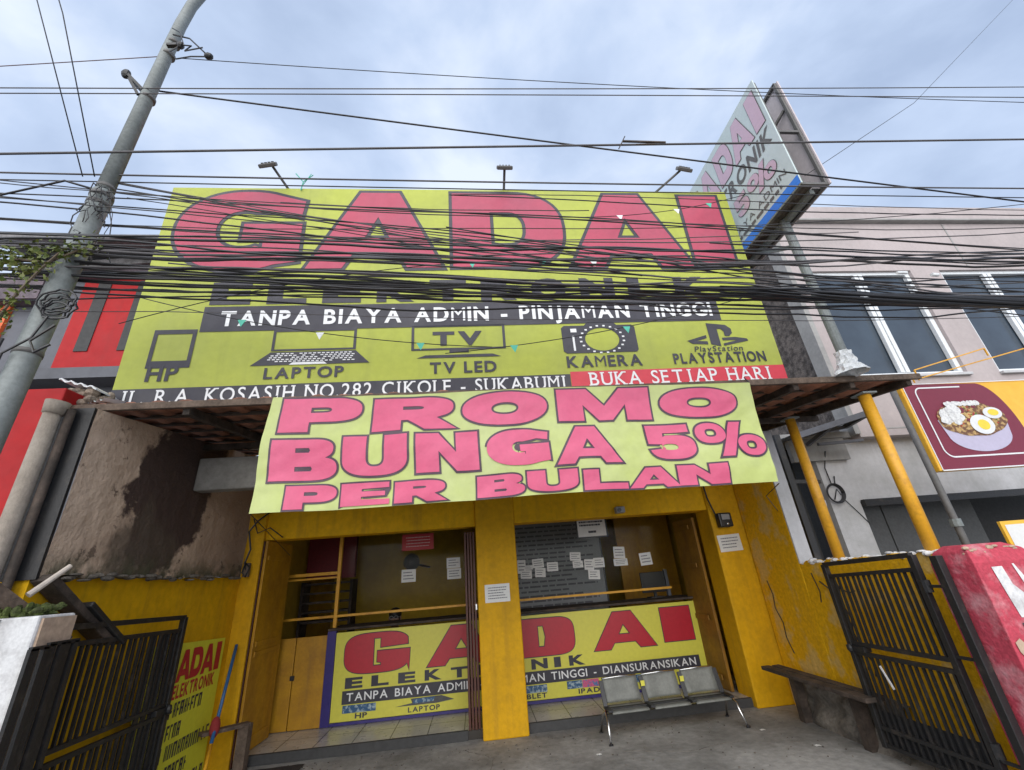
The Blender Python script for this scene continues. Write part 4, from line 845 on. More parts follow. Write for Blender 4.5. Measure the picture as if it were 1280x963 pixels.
t = thing('loose_cable', 'black cable loops hanging at the end of the stained plaster wall', 'cable', (-2.66, 5.6, 2.3)); b = MB()
b.tube([(-2.5, 5.66, 2.55), (-2.64, 5.62, 2.42), (-2.70, 5.58, 2.3), (-2.66, 5.6, 2.1), (-2.69, 5.58, 1.95), (-2.66, 5.6, 1.84)], .010, 7); b.tube([(-2.35, 5.7, 2.22), (-2.5, 5.66, 2.34), (-2.62, 5.62, 2.28), (-2.68, 5.6, 2.45)], .008, 6); b.tube([(-2.68, 5.58, 1.95), (-2.63, 5.58, 1.90), (-2.66, 5.58, 1.80), (-2.70, 5.57, 1.85), (-2.68, 5.58, 1.95)], .009, 6)
b.build('strand', 'cable', t, smooth=True); b = MB(); b.box(-2.70, -2.64, 5.585, 5.64, 1.80, 1.95); b.build('junction_box', 'old_wood', t, bevel=.008)
b = MB(); b.box(-.03, -.015, 5.70, 5.755, 1.25, 1.31); tag(b.build('door_latch', 'chrome', base=(-.02, 5.7, 1.25)), 'small bright latch on the edge of the brown folding door', 'latch')

# yellow banner on the left wall
PL = lambda u, v, d: Vector((-2.77 + .012 + d, u, v))        # u runs from the street towards the shop
t = thing('wall_banner', 'yellow banner with red GADAI ELEKTRONIK lettering on the side wall behind the gate', 'banner', (-2.75, 5.0, .1))
b = MB(); b.prism([PL(4.36, .03, 0), PL(5.56, .03, 0), PL(5.56, 1.205, 0), PL(4.36, 1.265, 0)], (.008, 0, 0)); b.build('cloth', 'board_yellow', t)
fill = MB()
for ch, u0, u1 in (('G', 4.60, 4.80), ('A', 4.80, 5.0), ('D', 5.0, 5.18), ('A', 5.18, 5.39), ('I', 5.41, 5.50)): heavy(fill, None, ch, u0, u1, .93, 1.18, PL, 0, d=.011)
fill.build('headline', 'counter_red', t); fill = MB(); text(fill, 'ELEKTRONIK', 4.80, 5.46, .80, .91, PL, .012, bold=.03); fill.build('subheading', 'counter_red', t)
k = MB(); rg = random.Random(21)
for v0, v1, ue in ((.66, .77, 5.25), (.50, .61, 5.02), (.35, .46, 5.48), (.20, .30, 5.22), (.06, .15, 5.5)):
    u = 4.76
    while u < ue:
        w = rg.uniform(.03, .06); k.rect(u, u + w * .35, v0, v1, PL, .012)
        if rg.random() < .7: k.rect(u + w * .3, u + w * .9, v1 - .02, v1, PL, .0123)
        if rg.random() < .6: k.rect(u + w * .3, u + w * .8, v0 + .04, v0 + .06, PL, .0123)
        if rg.random() < .5: k.rect(u + w * .6, u + w * .9, v0, v1, PL, .0126)
        u += w + .012 + (.04 if rg.random() < .15 else 0)
k.build('black_lettering', 'sign_black', t)

# broom, door mat
t = thing('broom', 'broom with a blue handle and red rag leaning beside the yellow wall banner', 'broom', (-2.45, 5.4, 0)); b = MB(); b.tube([(-2.56, 5.25, .35), (-2.65, 5.62, 1.12)], .016, 8); b.build('handle', 'rope_blue', t, smooth=True)
b = MB(); b.tube([(-2.48, 5.02, 0.02), (-2.56, 5.25, .35)], .016, 8); b.build('lower_handle', 'yellow_post', t, smooth=True); b = MB(); b.sphere((-2.585, 5.32, .46), .045, .05, .09, 9, 7); b.build('rag', 'rag_red', t, smooth=True)
b = MB()
for i in range(30): b.bar((-2.48 + random.uniform(-.05, .05), 5.02, .1), (-2.46 + random.uniform(-.09, .09), 4.99 + random.uniform(-.04, .04), 0), .006)
b.build('bristles', 'dark_wood', t)
b = MB(); b.grid(lambda u, v: Vector((-2.35 + u * .55, 5.2 + v * .42, .014 + .01 * noise.noise(Vector((u * 4, v * 4, 3))))), 12, 10); tag(b.build('door_mat', 'mat_brown', base=(-2.1, 5.4, 0)), 'dark worn door mat below the ochre open door', 'mat')
b = MB(); b.bar((-2.70, 5.30, .42), (-2.40, 5.62, .40), .10, .03); b.bar((-2.42, 5.6, 0.0), (-2.42, 5.6, .4), .1, .1); tag(b.build('wood_block', 'old_wood', base=(-2.5, 5.5, 0)), 'grey wooden block standing behind the broom', 'block')

# ------------------------------------------------------------------ three seat steel bench
sbn = thing('waiting_bench', 'three seat grey steel waiting bench with chrome legs in front of a doorway', 'bench', (1.95, 5.3, 0))
A0, A1 = Vector((1.30, 5.22, .25)), Vector((2.66, 5.26, .25))
def bp(t_, dy, z): return A0.lerp(A1, t_) + Vector((0, dy, z - .25))
for i in range(3):
    t0, t1 = (i + .04) / 3, (i + .90) / 3
    def seat(u, v): 
        p = bp(t0 + u * (t1 - t0), -.03 + v * .22, .262 - .02 * math.sin(v * math.pi) + .012 * (1 - v) * (0 if v > .1 else -2)); return p
    b = MB(); b.grid(seat, 6, 8); o = b.build('seat', 'steel', sbn, smooth=True); mo = o.modifiers.new('s', 'SOLIDIFY'); mo.thickness = .012
    def back(u, v): return bp(t0 + u * (t1 - t0), .20 + v * .07 + .012 * math.sin(u * math.pi), .275 + v * .205)
    b = MB(); b.grid(back, 6, 8); o = b.build('backrest', 'steel', sbn, smooth=True); mo = o.modifiers.new('s', 'SOLIDIFY'); mo.thickness = .012
    b = MB(); b.tube([bp(t0, .272, .482), bp((t0 + t1) / 2, .284, .486), bp(t1, .272, .482)], .011, 8); b.build('top_rail', 'chrome', o, smooth=True)
b = MB(); b.bar(bp(0, .12, .235), bp(1, .12, .235), .05, .04); b.build('beam', 'iron', sbn, bevel=.004)
for tt in (.0, 1 / 3, 2 / 3, .975):
    b = MB(); b.bar(bp(tt, .26, .47), bp(tt, .17, .24), .045, .02); b.bar(bp(tt, .17, .25), bp(tt, -.02, .255), .045, .02); b.build('bracket', 'black_plastic', sbn, bevel=.003)
for tt in (1 / 3, 2 / 3):
    b = MB(); b.rect(bp(tt, 0, 0).x - .022, bp(tt, 0, 0).x + .022, .39, .44, plane_y(bp(tt, .205, 0).y), .004); b.build('label', 'counter_yellow', sbn)
for tt, sx in ((-.015, -1), (1.0, 1)):
    b = MB(); q = bp(tt, .12, .235); b.tube([q, q + Vector((sx * .015, -.10, -.05)), q + Vector((sx * .035, -.19, -.225))], .013, 8); b.tube([q, q + Vector((sx * .01, .10, -.06)), q + Vector((sx * .03, .20, -.225))], .013, 8)
    lg = b.build('leg', 'chrome', sbn, smooth=True); b = MB(); b.tube([q + Vector((sx * .035, -.19, -.225)), q + Vector((sx * .036, -.2, -.236))], .022, 10); b.tube([q + Vector((sx * .03, .2, -.225)), q + Vector((sx * .03, .2, -.236))], .022, 10); b.build('foot', 'black_plastic', lg)

pk = thing('plank_bench', 'old dark plank laid as a bench along the cracked yellow wall', 'bench', (3.3, 4.7, 0))
b = MB(); b.bar((3.19, 4.02, .435), (3.17, 5.40, .445), .10, .035); b.build('plank', 'dark_wood', pk, bevel=.005); b = MB(); b.bar((3.30, 4.02, .437), (3.28, 5.38, .447), .09, .035); b.build('plank', 'dark_wood', pk, bevel=.005)
for y in (4.35, 5.15):
    b = MB(); b.box(3.27, 3.36, y - .04, y + .04, 0, .418); b.build('leg', 'dark_wood', pk)

# ------------------------------------------------------------------ gates
def gate(label, x, y0, y1, zt0, zt1, z0, inward):
    """iron gate leaf in the plane x, from its hinge y0 to its free edge y1, top rising from zt1 (free) to zt0 (hinge)"""
    t = thing('iron_gate', label, 'gate', (x, y0, 0)); tp = lambda y: zt0 + (zt1 - zt0) * (y - y0) / (y1 - y0)
    b = MB()
    for y in (y0, y1): b.bar((x, y, z0), (x, y, tp(y)), .045)
    b.bar((x, y0, tp(y0)), (x, y1, tp(y1)), .04, .035); b.bar((x, y0, tp(y0) - .10), (x, y1, tp(y1) - .10), .03)
    for z in (.835, .765, z0 + .02, z0 + .14): b.bar((x, y0, z), (x, y1, z), .03)
    b.build('frame', 'iron', t, bevel=.003)
    b = MB(); n = int(round((y1 - y0) / .056))
    for i in range(1, n):
        y = y0 + (y1 - y0) * i / n
        for za, zb in ((z0 + .02, z0 + .14), (z0 + .14, .765), (.835, tp(y) - .10)):
            b.bar((x + .004 * (i % 2), y, za), (x + .004 * (i % 2), y, zb), .016, .018, up=(1, 0, 0))
    b.build('bars', 'iron', t)
    b = MB(); b.box(x - .035, x + .035, y1 - .16, y1 + .03, .78, .82); b.sphere((x + .04 * inward, y1 - .02, .80), .025, .025, .035, 8, 6); b.build('latch', 'iron', t, bevel=.003)
    b = MB()
    for z in (.35, 1.3): b.tube([(x, y0 - .02, z - .04), (x, y0 - .02, z + .04)], .03, 8)
    b.build('hinge', 'iron', t)
    return t
gl = gate('black barred iron gate folded open in front of the yellow wall banner', -2.60, 3.28, 4.49, 1.502, 1.468, .08, 1)
b = MB()
for i, y in enumerate((4.16, 4.24, 4.32, 4.40)): b.bar((-2.605, y, .1), (-2.605, y, 1.38), .05, .012, up=(1, 0, 0))
b.build('cover_strip', 'iron', gl)
gr = gate('black barred iron gate folded open beside the red gate pillar', 3.25, 3.20, 4.10, 1.513, 1.468, .10, -1)
b = MB(); b.box(3.266, 3.27, 3.26, 4.05, .12, .36); b.build('lower_sheet', 'iron', gr)
b = MB(); b.bar((3.238, 3.86, .70), (3.238, 3.80, .55), .018, .004, up=(1, 0, 0)); b.build('paint_drip', 'pillar_white', gr)
for k_, (xx, yy) in enumerate(((-2.66, 3.22), (-2.74, 3.20), (-2.83, 3.18))):
    pass
t = thing('folded_gate_leaf', 'stack of narrow black gate panels folded beside the mossy white pier', 'gate', (-2.46, 3.0, 0))
for k_, (x0, y0, h) in enumerate(((-2.455, 2.93, 1.42), (-2.46, 3.04, 1.43), (-2.465, 3.14, 1.43))):
    b = MB(); b.bar((x0, y0, .05), (x0, y0, h), .05, .02, up=(1, 0, 0)); b.bar((x0, y0 + .07, .05), (x0, y0 + .07, h), .03, .02, up=(1, 0, 0)); b.bar((x0, y0 - .02, h), (x0, y0 + .09, h), .02); b.bar((x0, y0 - .02, .8), (x0, y0 + .09, .8), .02); b.build('panel', 'iron', t)
b = MB(); b.bar((3.25, 3.02, .05), (3.25, 3.02, 1.5), .055); b.bar((3.25, 3.02, .3), (3.25, 3.18, .3), .02); b.bar((3.25, 3.02, .86), (3.25, 3.18, .86), .02); b.bar((3.25, 3.02, 1.3), (3.25, 3.18, 1.3), .02); tag(b.build('hinge_post', 'iron', base=(3.235, 3, 0), bevel=.004), 'square black hinge post against the red gate pillar', 'post')

# red gate pillar on the right
rp = thing('gate_pillar', 'faded red gate pillar with chipped top and peeling white letters in front of the food banner', 'pillar', (3.6, 3.0, 0))
b = MB(); x0, x1, y0, y1 = 3.31, 3.80, 2.84, 3.14
vs = []
for z, c in ((0, 0), (1.44, 0), (1.515, .035), (1.555, .10)):
    vs += [(x0 + c * .7, y0 + c * .8, z), (x1 - c * 1.1, y0 + c * .8, z), (x1 - c * 1.1, y1 - c * .8, z), (x0 + c * .7, y1 - c * .8, z)]
fs = []
for i in range(3):
    for k_ in range(4): fs.append((i * 4 + k_, i * 4 + (k_ + 1) % 4, i * 4 + 4 + (k_ + 1) % 4, i * 4 + 4 + k_))
fs.append((12, 13, 14, 15)); b.add(vs, fs); b.build('shaft', 'pillar_red', rp, bevel=.005)
PP = plane_y(2.84)
b = MB(); b.sheet([[(3.42, 1.41), (3.50, 1.41), (3.515, 1.30), (3.57, 1.24), (3.55, 1.10), (3.46, 1.11), (3.44, 1.25)]], PP, .004); b.sheet([[(3.58, 1.42), (3.595, 1.42), (3.68, 1.22), (3.73, 1.12), (3.63, 1.11), (3.61, 1.26)]], PP, .004)
b.sheet([[(3.33, .80), (3.45, .86), (3.56, .82), (3.70, .88), (3.80, .86), (3.80, .30), (3.31, .30), (3.312, .80)]], PP, .004); b.build('white_lettering', 'pillar_white', rp)
b = MB(); b.sheet([[(3.44, 1.08), (3.62, 1.09), (3.79, 1.08), (3.79, .93), (3.66, .90), (3.50, .92), (3.46, .99)]], PP, .008); b.build('torn_poster', 'poster_dark', rp)
b = MB(); b.sheet([[(3.33, .98), (3.37, 1.0), (3.41, .95), (3.415, .89), (3.36, .885), (3.335, .93)]], PP, .006); b.build('peeled_patch', 'peel', rp)
b = MB(); rg = random.Random(17)
for i in range(26): b.sphere((rg.uniform(3.34, 3.72), rg.uniform(2.87, 2.9), 1.50 + rg.uniform(-.02, .035)), rg.uniform(.01, .03), rg.uniform(.01, .02), rg.uniform(.006, .014), 7, 5)
b.build('chipped_edge', 'peel', rp)

# white pier on the left
lp = thing('gate_pier', 'whitewashed gate pier with moss on its top', 'pillar', (-2.85, 2.95, 0))
b = MB(); b.box(-3.4, -2.50, 2.95, 3.20, 0, 1.585); b.build('shaft', 'pillar_white', lp, bevel=.012)
b = MB(); b.bar((-2.80, 2.945, .6), (-2.70, 2.945, 1.58), .012, .01); b.build('rendered_seam', 'concrete_beam', lp)
b = MB(); b.box(-2.498, -2.485, 2.97, 3.19, 0, 1.57); b.build('side_face', 'cloth_yellow' if False else 'peel', lp)
b = MB(); rg = random.Random(8)
for i in range(240): b.sphere((rg.uniform(-3.38, -2.55), rg.uniform(2.98, 3.18), 1.585 + rg.uniform(0, .05)), rg.uniform(.012, .035), rg.uniform(.012, .03), rg.uniform(.008, .03), 6, 4)
b.build('moss_cover', 'moss', lp)
t = thing('wooden_plank', 'dark charred plank leaning behind the pale stick', 'plank', (-2.6, 3.4, 1.3)); b = MB(); b.bar((-2.70, 3.12, 1.80), (-2.66, 3.72, 1.37), .13, .05); b.build('board', 'dark_wood', t, bevel=.01)
b = MB(); b.bar((-2.655, 3.42, 1.63), (-2.64, 3.80, 1.36), .14, .04); b.build('lower_board', 'iron', t, bevel=.01)
b = MB(); b.bar((-2.78, 2.84, 1.79), (-2.63, 3.34, 1.42), .08, .06); tag(b.build('wooden_beam', 'old_wood', base=(-2.7, 3.1, 1.5), bevel=.008), 'weathered grey wooden beam lying across the mossy white pier', 'beam')
b = MB(); b.tube([(-2.66, 3.02, 1.70), (-2.60, 3.17, 1.86)], [.018, .015], 9); tag(b.build('stick', 'pale_wood', base=(-2.65, 3.02, 1.7)), 'pale broken stick poking up beside the charred plank', 'stick')

# rubble and metal sheets on the left canopy corner
t = thing('rubble_heap', 'heap of broken mortar and bent metal sheets on the canopy over the round column', 'rubble', (-2.95, 3.35, 3.05)); b = MB(); rg = random.Random(12)
for i in range(70): b.sphere((rg.uniform(-3.14, -2.93), rg.uniform(3.28, 3.5), 3.03 + rg.uniform(0, .14)), rg.uniform(.03, .075), rg.uniform(.03, .06), rg.uniform(.02, .05), 7, 5)
b.build('mortar', 'rubble', t)
b = MB(); b.grid(lambda u, v: Vector((-2.96 + u * .13, 3.27 + v * .2, 3.045 + .05 * v + .012 * math.sin(u * 20) + .03 * u)), 16, 2); b.build('metal_sheet', 'alu', t)
b = MB(); b.grid(lambda u, v: Vector((-3.22 + u * .30, 3.28 + v * .25, 3.27 - .09 * u + .010 * math.sin(u * 24))), 16, 2); o = b.build('metal_sheet', 'alu', t); mo = o.modifiers.new('s', 'SOLIDIFY'); mo.thickness = .012
b = MB(); b.tube([(-3.12, 3.42, 3.24), (-3.0, 3.40, 3.19), (-2.90, 3.40, 3.09)], .03, 8); b.build('tar_roll', 'iron', t, smooth=True)

# ================================================================== NEIGHBOUR ON THE RIGHT
pk_ = thing('pink_building', 'pale pink rendered two storey neighbour with blue grey windows and a rough cement side', 'building', (8, 6.2, 0))
b = MB(); b.box(6.10, 14, 6.0, 6.2, 3.17, 4.20); b.box(6.10, 14, 6.0, 6.2, 6.42, 7.62)
b.box(6.10, 6.36, 6.0, 6.2, 4.2, 6.42); b.box(8.60, 9.22, 6.0, 6.2, 4.2, 6.42); b.box(11.4, 12.0, 6.0, 6.2, 4.2, 6.42)
b.build('facade', 'pink_render', pk_)
b = MB(); b.box(5.98, 14, 5.90, 6.2, 7.625, 7.67); b.build('cornice', 'grey_soffit', pk_, bevel=.01)
b = MB(); b.box(6.0, 14, 5.94, 6.15, 7.675, 8.02); b.build('parapet', 'pink_render', pk_, bevel=.01)
b = MB(); b.box(6.12, 6.30, 6.21, 13, 3.24, 7.62); b.build('side_wall', 'cement', pk_)
b = MB(); b.box(6.02, 6.115, 5.985, 6.25, 3.22, 7.62); b.build('corner_strip', 'grey_soffit', pk_)
b = MB(); b.box(9.9, 9.93, 5.992, 5.998, 6.5, 7.6); b.build('wall_joint', 'grey_soffit', pk_)
b = MB(); b.box(6.3, 14, 6.3, 13, 7.3, 7.4); b.build('roof', 'grey_soffit', pk_)
def window(x0, x1, mulls):
    w = MB(); zb, zt = 4.20, 6.42; y = 6.05
    w.box(x0, x1, y, y + .07, zb, zb + .07); w.box(x0, x1, y, y + .07, zt - .07, zt); w.box(x0, x0 + .09, y, y + .07, zb + .07, zt - .07); w.box(x1 - .09, x1, y, y + .07, zb + .07, zt - .07)
    for mx in mulls:
        for q in (0, .1): w.box(mx + q, mx + q + .075, y - .01, y + .06, zb + .07, zt - .07)
    o = w.build('window', 'alu', pk_, bevel=.006)
    g_ = MB(); g_.box(x0 + .05, x1 - .05, y + .075, y + .09, zb + .03, zt - .03); g_.build('pane', 'window_glass', o)
    g_ = MB(); g_.box(x0 - .02, x1 + .02, 5.94, 5.998, zb - .05, zb + .0); g_.build('sill', 'white_paint', o, bevel=.006)
window(6.365, 8.595, (7.40,)); window(9.225, 11.395, (10.2,)); window(12.005, 13.9, (13.0,))
b = MB(); b.box(5.36, 5.84, 6.20, 6.35, 0, 3.2); b.box(5.84, 14, 6.203, 6.35, 2.23, 3.2); b.build('ground_wall', 'white_paint', pk_)
b = MB(); b.box(4.75, 6.08, 6.1, 8, 3.205, 3.30); b.build('ledge', 'grey_soffit', pk_)
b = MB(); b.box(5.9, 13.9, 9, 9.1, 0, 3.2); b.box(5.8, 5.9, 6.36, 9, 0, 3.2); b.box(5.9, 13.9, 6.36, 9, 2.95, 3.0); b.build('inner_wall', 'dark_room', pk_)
b = MB(); b.box(5.845, 9.6, 6.12, 6.19, 2.14, 2.24); b.box(9.8, 14, 6.12, 6.19, 2.14, 2.24); b.build('shutter_box', 'iron', pk_)
b = MB(); b.box(9.602, 9.798, 6.10, 6.19, 2.15, 2.3); b.build('pilaster_head', 'white_paint', pk_)
b = MB(); b.box(6.05, 6.52, 6.6, 6.65, 0, 2.22); b.box(6.54, 7.1, 6.6, 6.65, 0, 2.22); b.build('shutter', 'dark_panel', pk_, bevel=.01)
b = MB(); b.box(7.6, 8.9, 7.2, 7.25, 0, 2.9); b.box(7.12, 7.6, 7.2, 7.25, 1.9, 2.9); b.build('shutter', 'dark_panel', pk_, bevel=.01)
b = MB(); b.box(6.4, 7.9, 5.995, 5.999, 3.28, 3.3); b.build('stain_line', 'grey_soffit', pk_)

t = thing('metal_awning', 'grey metal awning frame with a dark sheet under the canopy corner beside the white wall', 'awning', (5.2, 5.8, 3.2)); b = MB()
b.bar((4.55, 5.45, 3.08), (5.95, 5.55, 3.42), .10, .08); b.bar((4.55, 6.05, 3.16), (5.95, 6.05, 3.36), .05); b.bar((5.9, 5.5, 3.40), (5.95, 6.05, 3.36), .06); b.bar((5.25, 5.5, 3.25), (5.2, 6.05, 3.1), .05); b.bar((5.2, 5.85, 3.05), (5.95, 5.85, 3.08), .04); b.build('frame', 'slate', t)
b = MB(); b.bar((4.6, 5.78, 3.14), (5.92, 5.82, 3.40), .62, .012); b.build('sheet', 'dark_panel', t)
b = MB(); b.box(4.95, 5.9, 6.12, 6.195, 2.86, 3.2); tag(b.build('shade_band', 'grey_soffit', base=(5.4, 6.15, 2.86)), 'added grey sheet standing in for the band of shade high on the white wall under the metal awning', 'panel')  # grey sheet added to paint the shaded band under the awning
b = MB(); b.tube([(4.90, 5.85, 0), (4.90, 5.85, 3.05)], .055, 12); b.tube([(4.90, 5.85, 2.15), (4.90, 5.85, 2.23)], .07, 12); tag(b.build('drain_pipe', 'white_paint', smooth=True, base=(4.90, 5.85, 0)), 'white plastic downpipe in the dark gap beside the yellow wall', 'pipe')
b = MB(); b.box(4.42, 4.60, 6.3, 6.4, 0, 3.1); b.box(3.76, 5.35, 6.7, 6.75, 0, 3.2); tag(b.build('gap_shade_backdrop', 'dark_room', base=(4.3, 6.6, 0)), 'added dark backdrop standing in for the shade in the gap between the pawn shop and the white neighbour', 'wall')  # dark sheets added so the gap reads as deep shade
b = MB(); b.bar((4.36, 5.6, 2.02), (4.36, 5.6, 3.15), .09); b.bar((4.36, 5.6, 0), (4.36, 5.6, 2.02), .09); b.bar((4.0, 5.6, 2.5), (4.8, 5.6, 2.46), .05); tag(b.build('steel_post', 'iron', base=(4.36, 5.6, 0)), 'black steel upright in the gap beside the white downpipe', 'post')
t = thing('cable_coil', 'coil of dark cable hung on the white wall beside the yellow post', 'cable', (5.72, 6.17, 2.45)); b = MB()
for k_ in range(4): b.tube([(5.46 + (.115 + .008 * k_) * math.cos(a * math.pi / 14), 6.17 - .008 * k_, 2.36 + (.125 + .006 * k_) * math.sin(a * math.pi / 14)) for a in range(29)], .010, 6)
b.tube([(5.46, 6.17, 2.48), (5.45, 6.17, 2.75), (5.5, 6.1, 3.0)], .008, 6); b.tube([(5.42, 6.17, 2.27), (5.5, 6.16, 2.42), (5.55, 6.17, 2.33)], .008, 6); b.tube([(5.56, 6.18, 2.30), (5.75, 6.19, 2.05), (5.85, 6.19, 1.9)], .006, 6); b.tube([(5.52, 6.18, 2.48), (5.56, 6.18, 2.62)], .008, 6); b.build('loops', 'cable', t, smooth=True)

# food banner
fb = thing('food_banner', 'maroon and yellow food stall banner with a bowl of rice and boiled eggs', 'banner', (5.4, 4.5, 2.31))
PF = plane_y(4.50)
b = MB(); b.box(5.372, 8.4, 4.502, 4.60, 2.325, 3.42); b.build('panel', 'print_yellow', fb)
curve = [(6.57, 2.40)] + [(7.08 - .42 * (1 - math.cos(a)) * .9 - .0, 0) for a in ()]
mar = [(5.415, 2.325), (8.4, 2.325), (8.4, 2.455)] + [(6.62, 2.455)] + [(6.42 + .36 * math.cos(R(a)) + .0, 2.72 + .68 * math.sin(R(a))) for a in range(-22, 92, 6)] + [(5.415, 3.418)]
b = MB(); b.sheet([mar], PF, .004); b.build('maroon_print', 'maroon', fb)
b = MB(); b.rect(5.376, 5.41, 2.33, 3.415, PF, .004); b.build('edge_strip', 'print_yellow', fb)
b = MB()
def line(pts, w, d):
    for p, q in zip(pts[:-1], pts[1:]):
        v = (Vector(q) - Vector(p)).normalized(); n = Vector((-v.y, v.x)) * w / 2; b.sheet([[tuple(Vector(p) + n), tuple(Vector(p) - n), tuple(Vector(q) - n), tuple(Vector(q) + n)]], PF, d)
line([(6.62, 2.475), (5.66, 2.475)] + arc(5.66, 2.585, .11, .11, 270, 180, 8) + [(5.55, 3.25)] + arc(5.63, 3.28, .08, .08, 180, 90, 6) + [(6.2, 3.36)], .018, .008)
line([(5.413, 2.33), (5.413, 3.418)], .012, .009); line([(5.41, 2.328), (8.4, 2.328)], .014, .009); line([(5.41, 3.416), (8.4, 3.416)], .010, .009)
b.build('white_outline', 'sign_white', fb)
b = MB(); b.sheet([[(5.66, 2.93)] + arc(6.13, 2.74, .43, .22, 192, 348, 18) + [(6.60, 2.93)]], PF, .0085)
b.sheet([arc(6.12, 2.90, .41, .17, 180, 360, 20) + [(6.47, 2.66), (6.3, 2.56), (6.1, 2.54), (5.93, 2.58), (5.8, 2.70)][0:5]], PF, .009) if False else None
b.build('bowl_print', 'lavender', fb)
b = MB(); rg = random.Random(4)
b.sheet([[(6.13 + (.47 + .012 * math.sin(a * 7)) * math.cos(a * math.pi / 24), 2.93 + (.22 + .006 * math.sin(a * 5)) * math.sin(a * math.pi / 24)) for a in range(48)]], PF, .012); b.build('stew_print', 'meat', fb)
b = MB()
for i in range(30): u = rg.uniform(5.72, 5.99); v = rg.uniform(2.90, 2.98 + (u - 5.7) * .5); b.sheet([[(u + (.055 + rg.uniform(-.01, .01)) * math.cos(a * math.pi / 6), v + .045 * math.sin(a * math.pi / 6)) for a in range(12)]], PF, .014 + i * .0003)
for i in range(20): u = rg.uniform(5.88, 6.30); b.sheet([[(u + .05 * math.cos(a * math.pi / 6), 3.13 + rg.uniform(-.01, .01) + .03 * math.sin(a * math.pi / 6)) for a in range(12)]], PF, .0142 + i * .0003)
b.build('rice_print', 'rice', fb)
for nm, mt_, n_, sz in (('crisp_print', 'tan_print', 34, .030), ('garnish_print', 'garnish', 18, .016), ('chili_print', 'chili', 22, .014), ('sauce_print', 'maroon', 16, .030)):
    b = MB()
    for i in range(n_):
        a, q = rg.uniform(0, 6.28), rg.uniform(.1, .92); u, v = 6.17 + .40 * q * math.cos(a), 2.93 + .19 * q * math.sin(a)
        if u < 5.97 and v > 2.9: continue
        b.sheet([[(u + sz * rg.uniform(.6, 1.3) * math.cos(k_ * math.pi / 4), v + sz * .7 * rg.uniform(.6, 1.2) * math.sin(k_ * math.pi / 4)) for k_ in range(8)]], PF, .0150 + {'crisp_print': 0, 'garnish_print': .001, 'chili_print': .0015, 'sauce_print': .0005}[nm] + i * .00001)
    b.build(nm, mt_, fb)
b = MB(); b.sheet([arc(6.22, 2.85, .16, .125, 0, 360, 24)[:-1]], PF, .0205); b.sheet([arc(6.44, 2.99, .13, .075, 0, 360, 24)[:-1]], PF, .0195); b.build('egg_print', 'sign_white', fb)
b = MB(); b.sheet([arc(6.235, 2.845, .08, .066, 0, 360, 18)[:-1]], PF, .022); b.sheet([arc(6.45, 2.995, .075, .042, 0, 360, 18)[:-1]], PF, .022); b.build('yolk_print', 'yolk', fb)
t = thing('banner_stand', 'thin rusty brown steel pole carrying the edge of the food banner', 'pole', (5.31, 4.54, 0)); b = MB(); b.tube([(5.31, 4.54, 0), (5.31, 4.54, 3.46)], .035, 10); b.build('shaft', 'frame_grey', t, smooth=True); b = MB(); b.tube([(5.31, 4.54, 1.72), (5.31, 4.54, 1.80)], .055, 10); b.build('collar', 'galv', t)
b = MB()
for z in (2.4, 3.3): b.bar((5.31, 4.56, z), (5.42, 4.56, z), .03)
b.build('bracket', 'iron', t)
t = thing('yellow_bracket', 'thin yellow steel bracket frame standing over the food banner', 'bracket', (6.0, 4.4, 3.42)); b = MB()
for p, q in (((5.60, 4.42, 3.44), (5.60, 4.42, 3.58)), ((5.60, 4.42, 3.58), (6.35, 4.15, 3.72)), ((6.35, 4.15, 3.72), (6.35, 4.15, 3.62)), ((5.60, 4.42, 3.46), (6.9, 4.15, 3.70)), ((5.62, 4.5, 3.44), (5.62, 4.5, 3.52))): b.bar(p, q, .013)
b.build('frame', 'yellow_post', t)
t = thing('menu_board', 'small white board in a yellow frame behind the red gate pillar', 'board', (6.2, 4.6, 1.3)); b = MB(); b.box(5.92, 7.2, 4.60, 4.63, 1.40, 1.74); b.build('frame', 'print_yellow', t); b = MB(); b.rect(5.96, 7.16, 1.44, 1.70, plane_y(4.6), .004); b.build('panel', 'paper', t)
for x in (6.05, 7.05):
    b = MB(); b.bar((x, 4.615, 0), (x, 4.615, 1.4), .04); b.build('leg', 'iron', t)

# ================================================================== NEIGHBOUR ON THE LEFT
ln = thing('red_building', 'slate grey and red neighbour with an orange stripe behind the utility pole', 'building', (-6.5, 5.5, 0))
b = MB(); b.box(-16, -3.9, 5.5, 5.8, 0, 6.0); b.build('facade', 'slate', ln)
b = MB(); b.prism([(-5.52, 5.494, 4.43), (-3.95, 5.494, 4.43), (-3.95, 5.494, 5.98), (-5.52, 5.494, 5.98)], (0, -.03, 0)); b.build('red_panel', 'red_wall', ln)
b = MB()
for x0 in (-5.32, -4.78): b.box(x0, x0 + .17, 5.452, 5.463, 4.78, 5.95)
b.build('slot', 'dark_room', ln)
b = MB(); b.box(-6.52, -6.34, 5.45, 5.498, 3.2, 5.54); b.build('orange_stripe', 'orange', ln)
b = MB(); b.box(-16, -5.9, 5.3, 5.49, 5.55, 5.97); b.build('fascia', 'purple_grey', ln)
b = MB(); b.box(-5.6, -3.9, 5.40, 5.49, 5.985, 6.2); b.build('fascia', 'purple_grey', ln)
b = MB(); b.prism([(-6.5, 4.95, 6.30), (-3.9, 4.95, 6.28), (-3.9, 7.5, 6.6), (-5.9, 7.5, 6.6)], (0, 0, .07)); b.prism([(-6.3, 5.3, 6.01), (-3.9, 5.3, 6.21), (-3.9, 7, 6.21), (-6.2, 7, 6.01)], (0, 0, .12)); b.build('roof', 'eave', ln)
b = MB(); b.box(-16, -3.9, 5.2, 5.49, 4.25, 4.40); b.build('ledge', 'slate', ln)
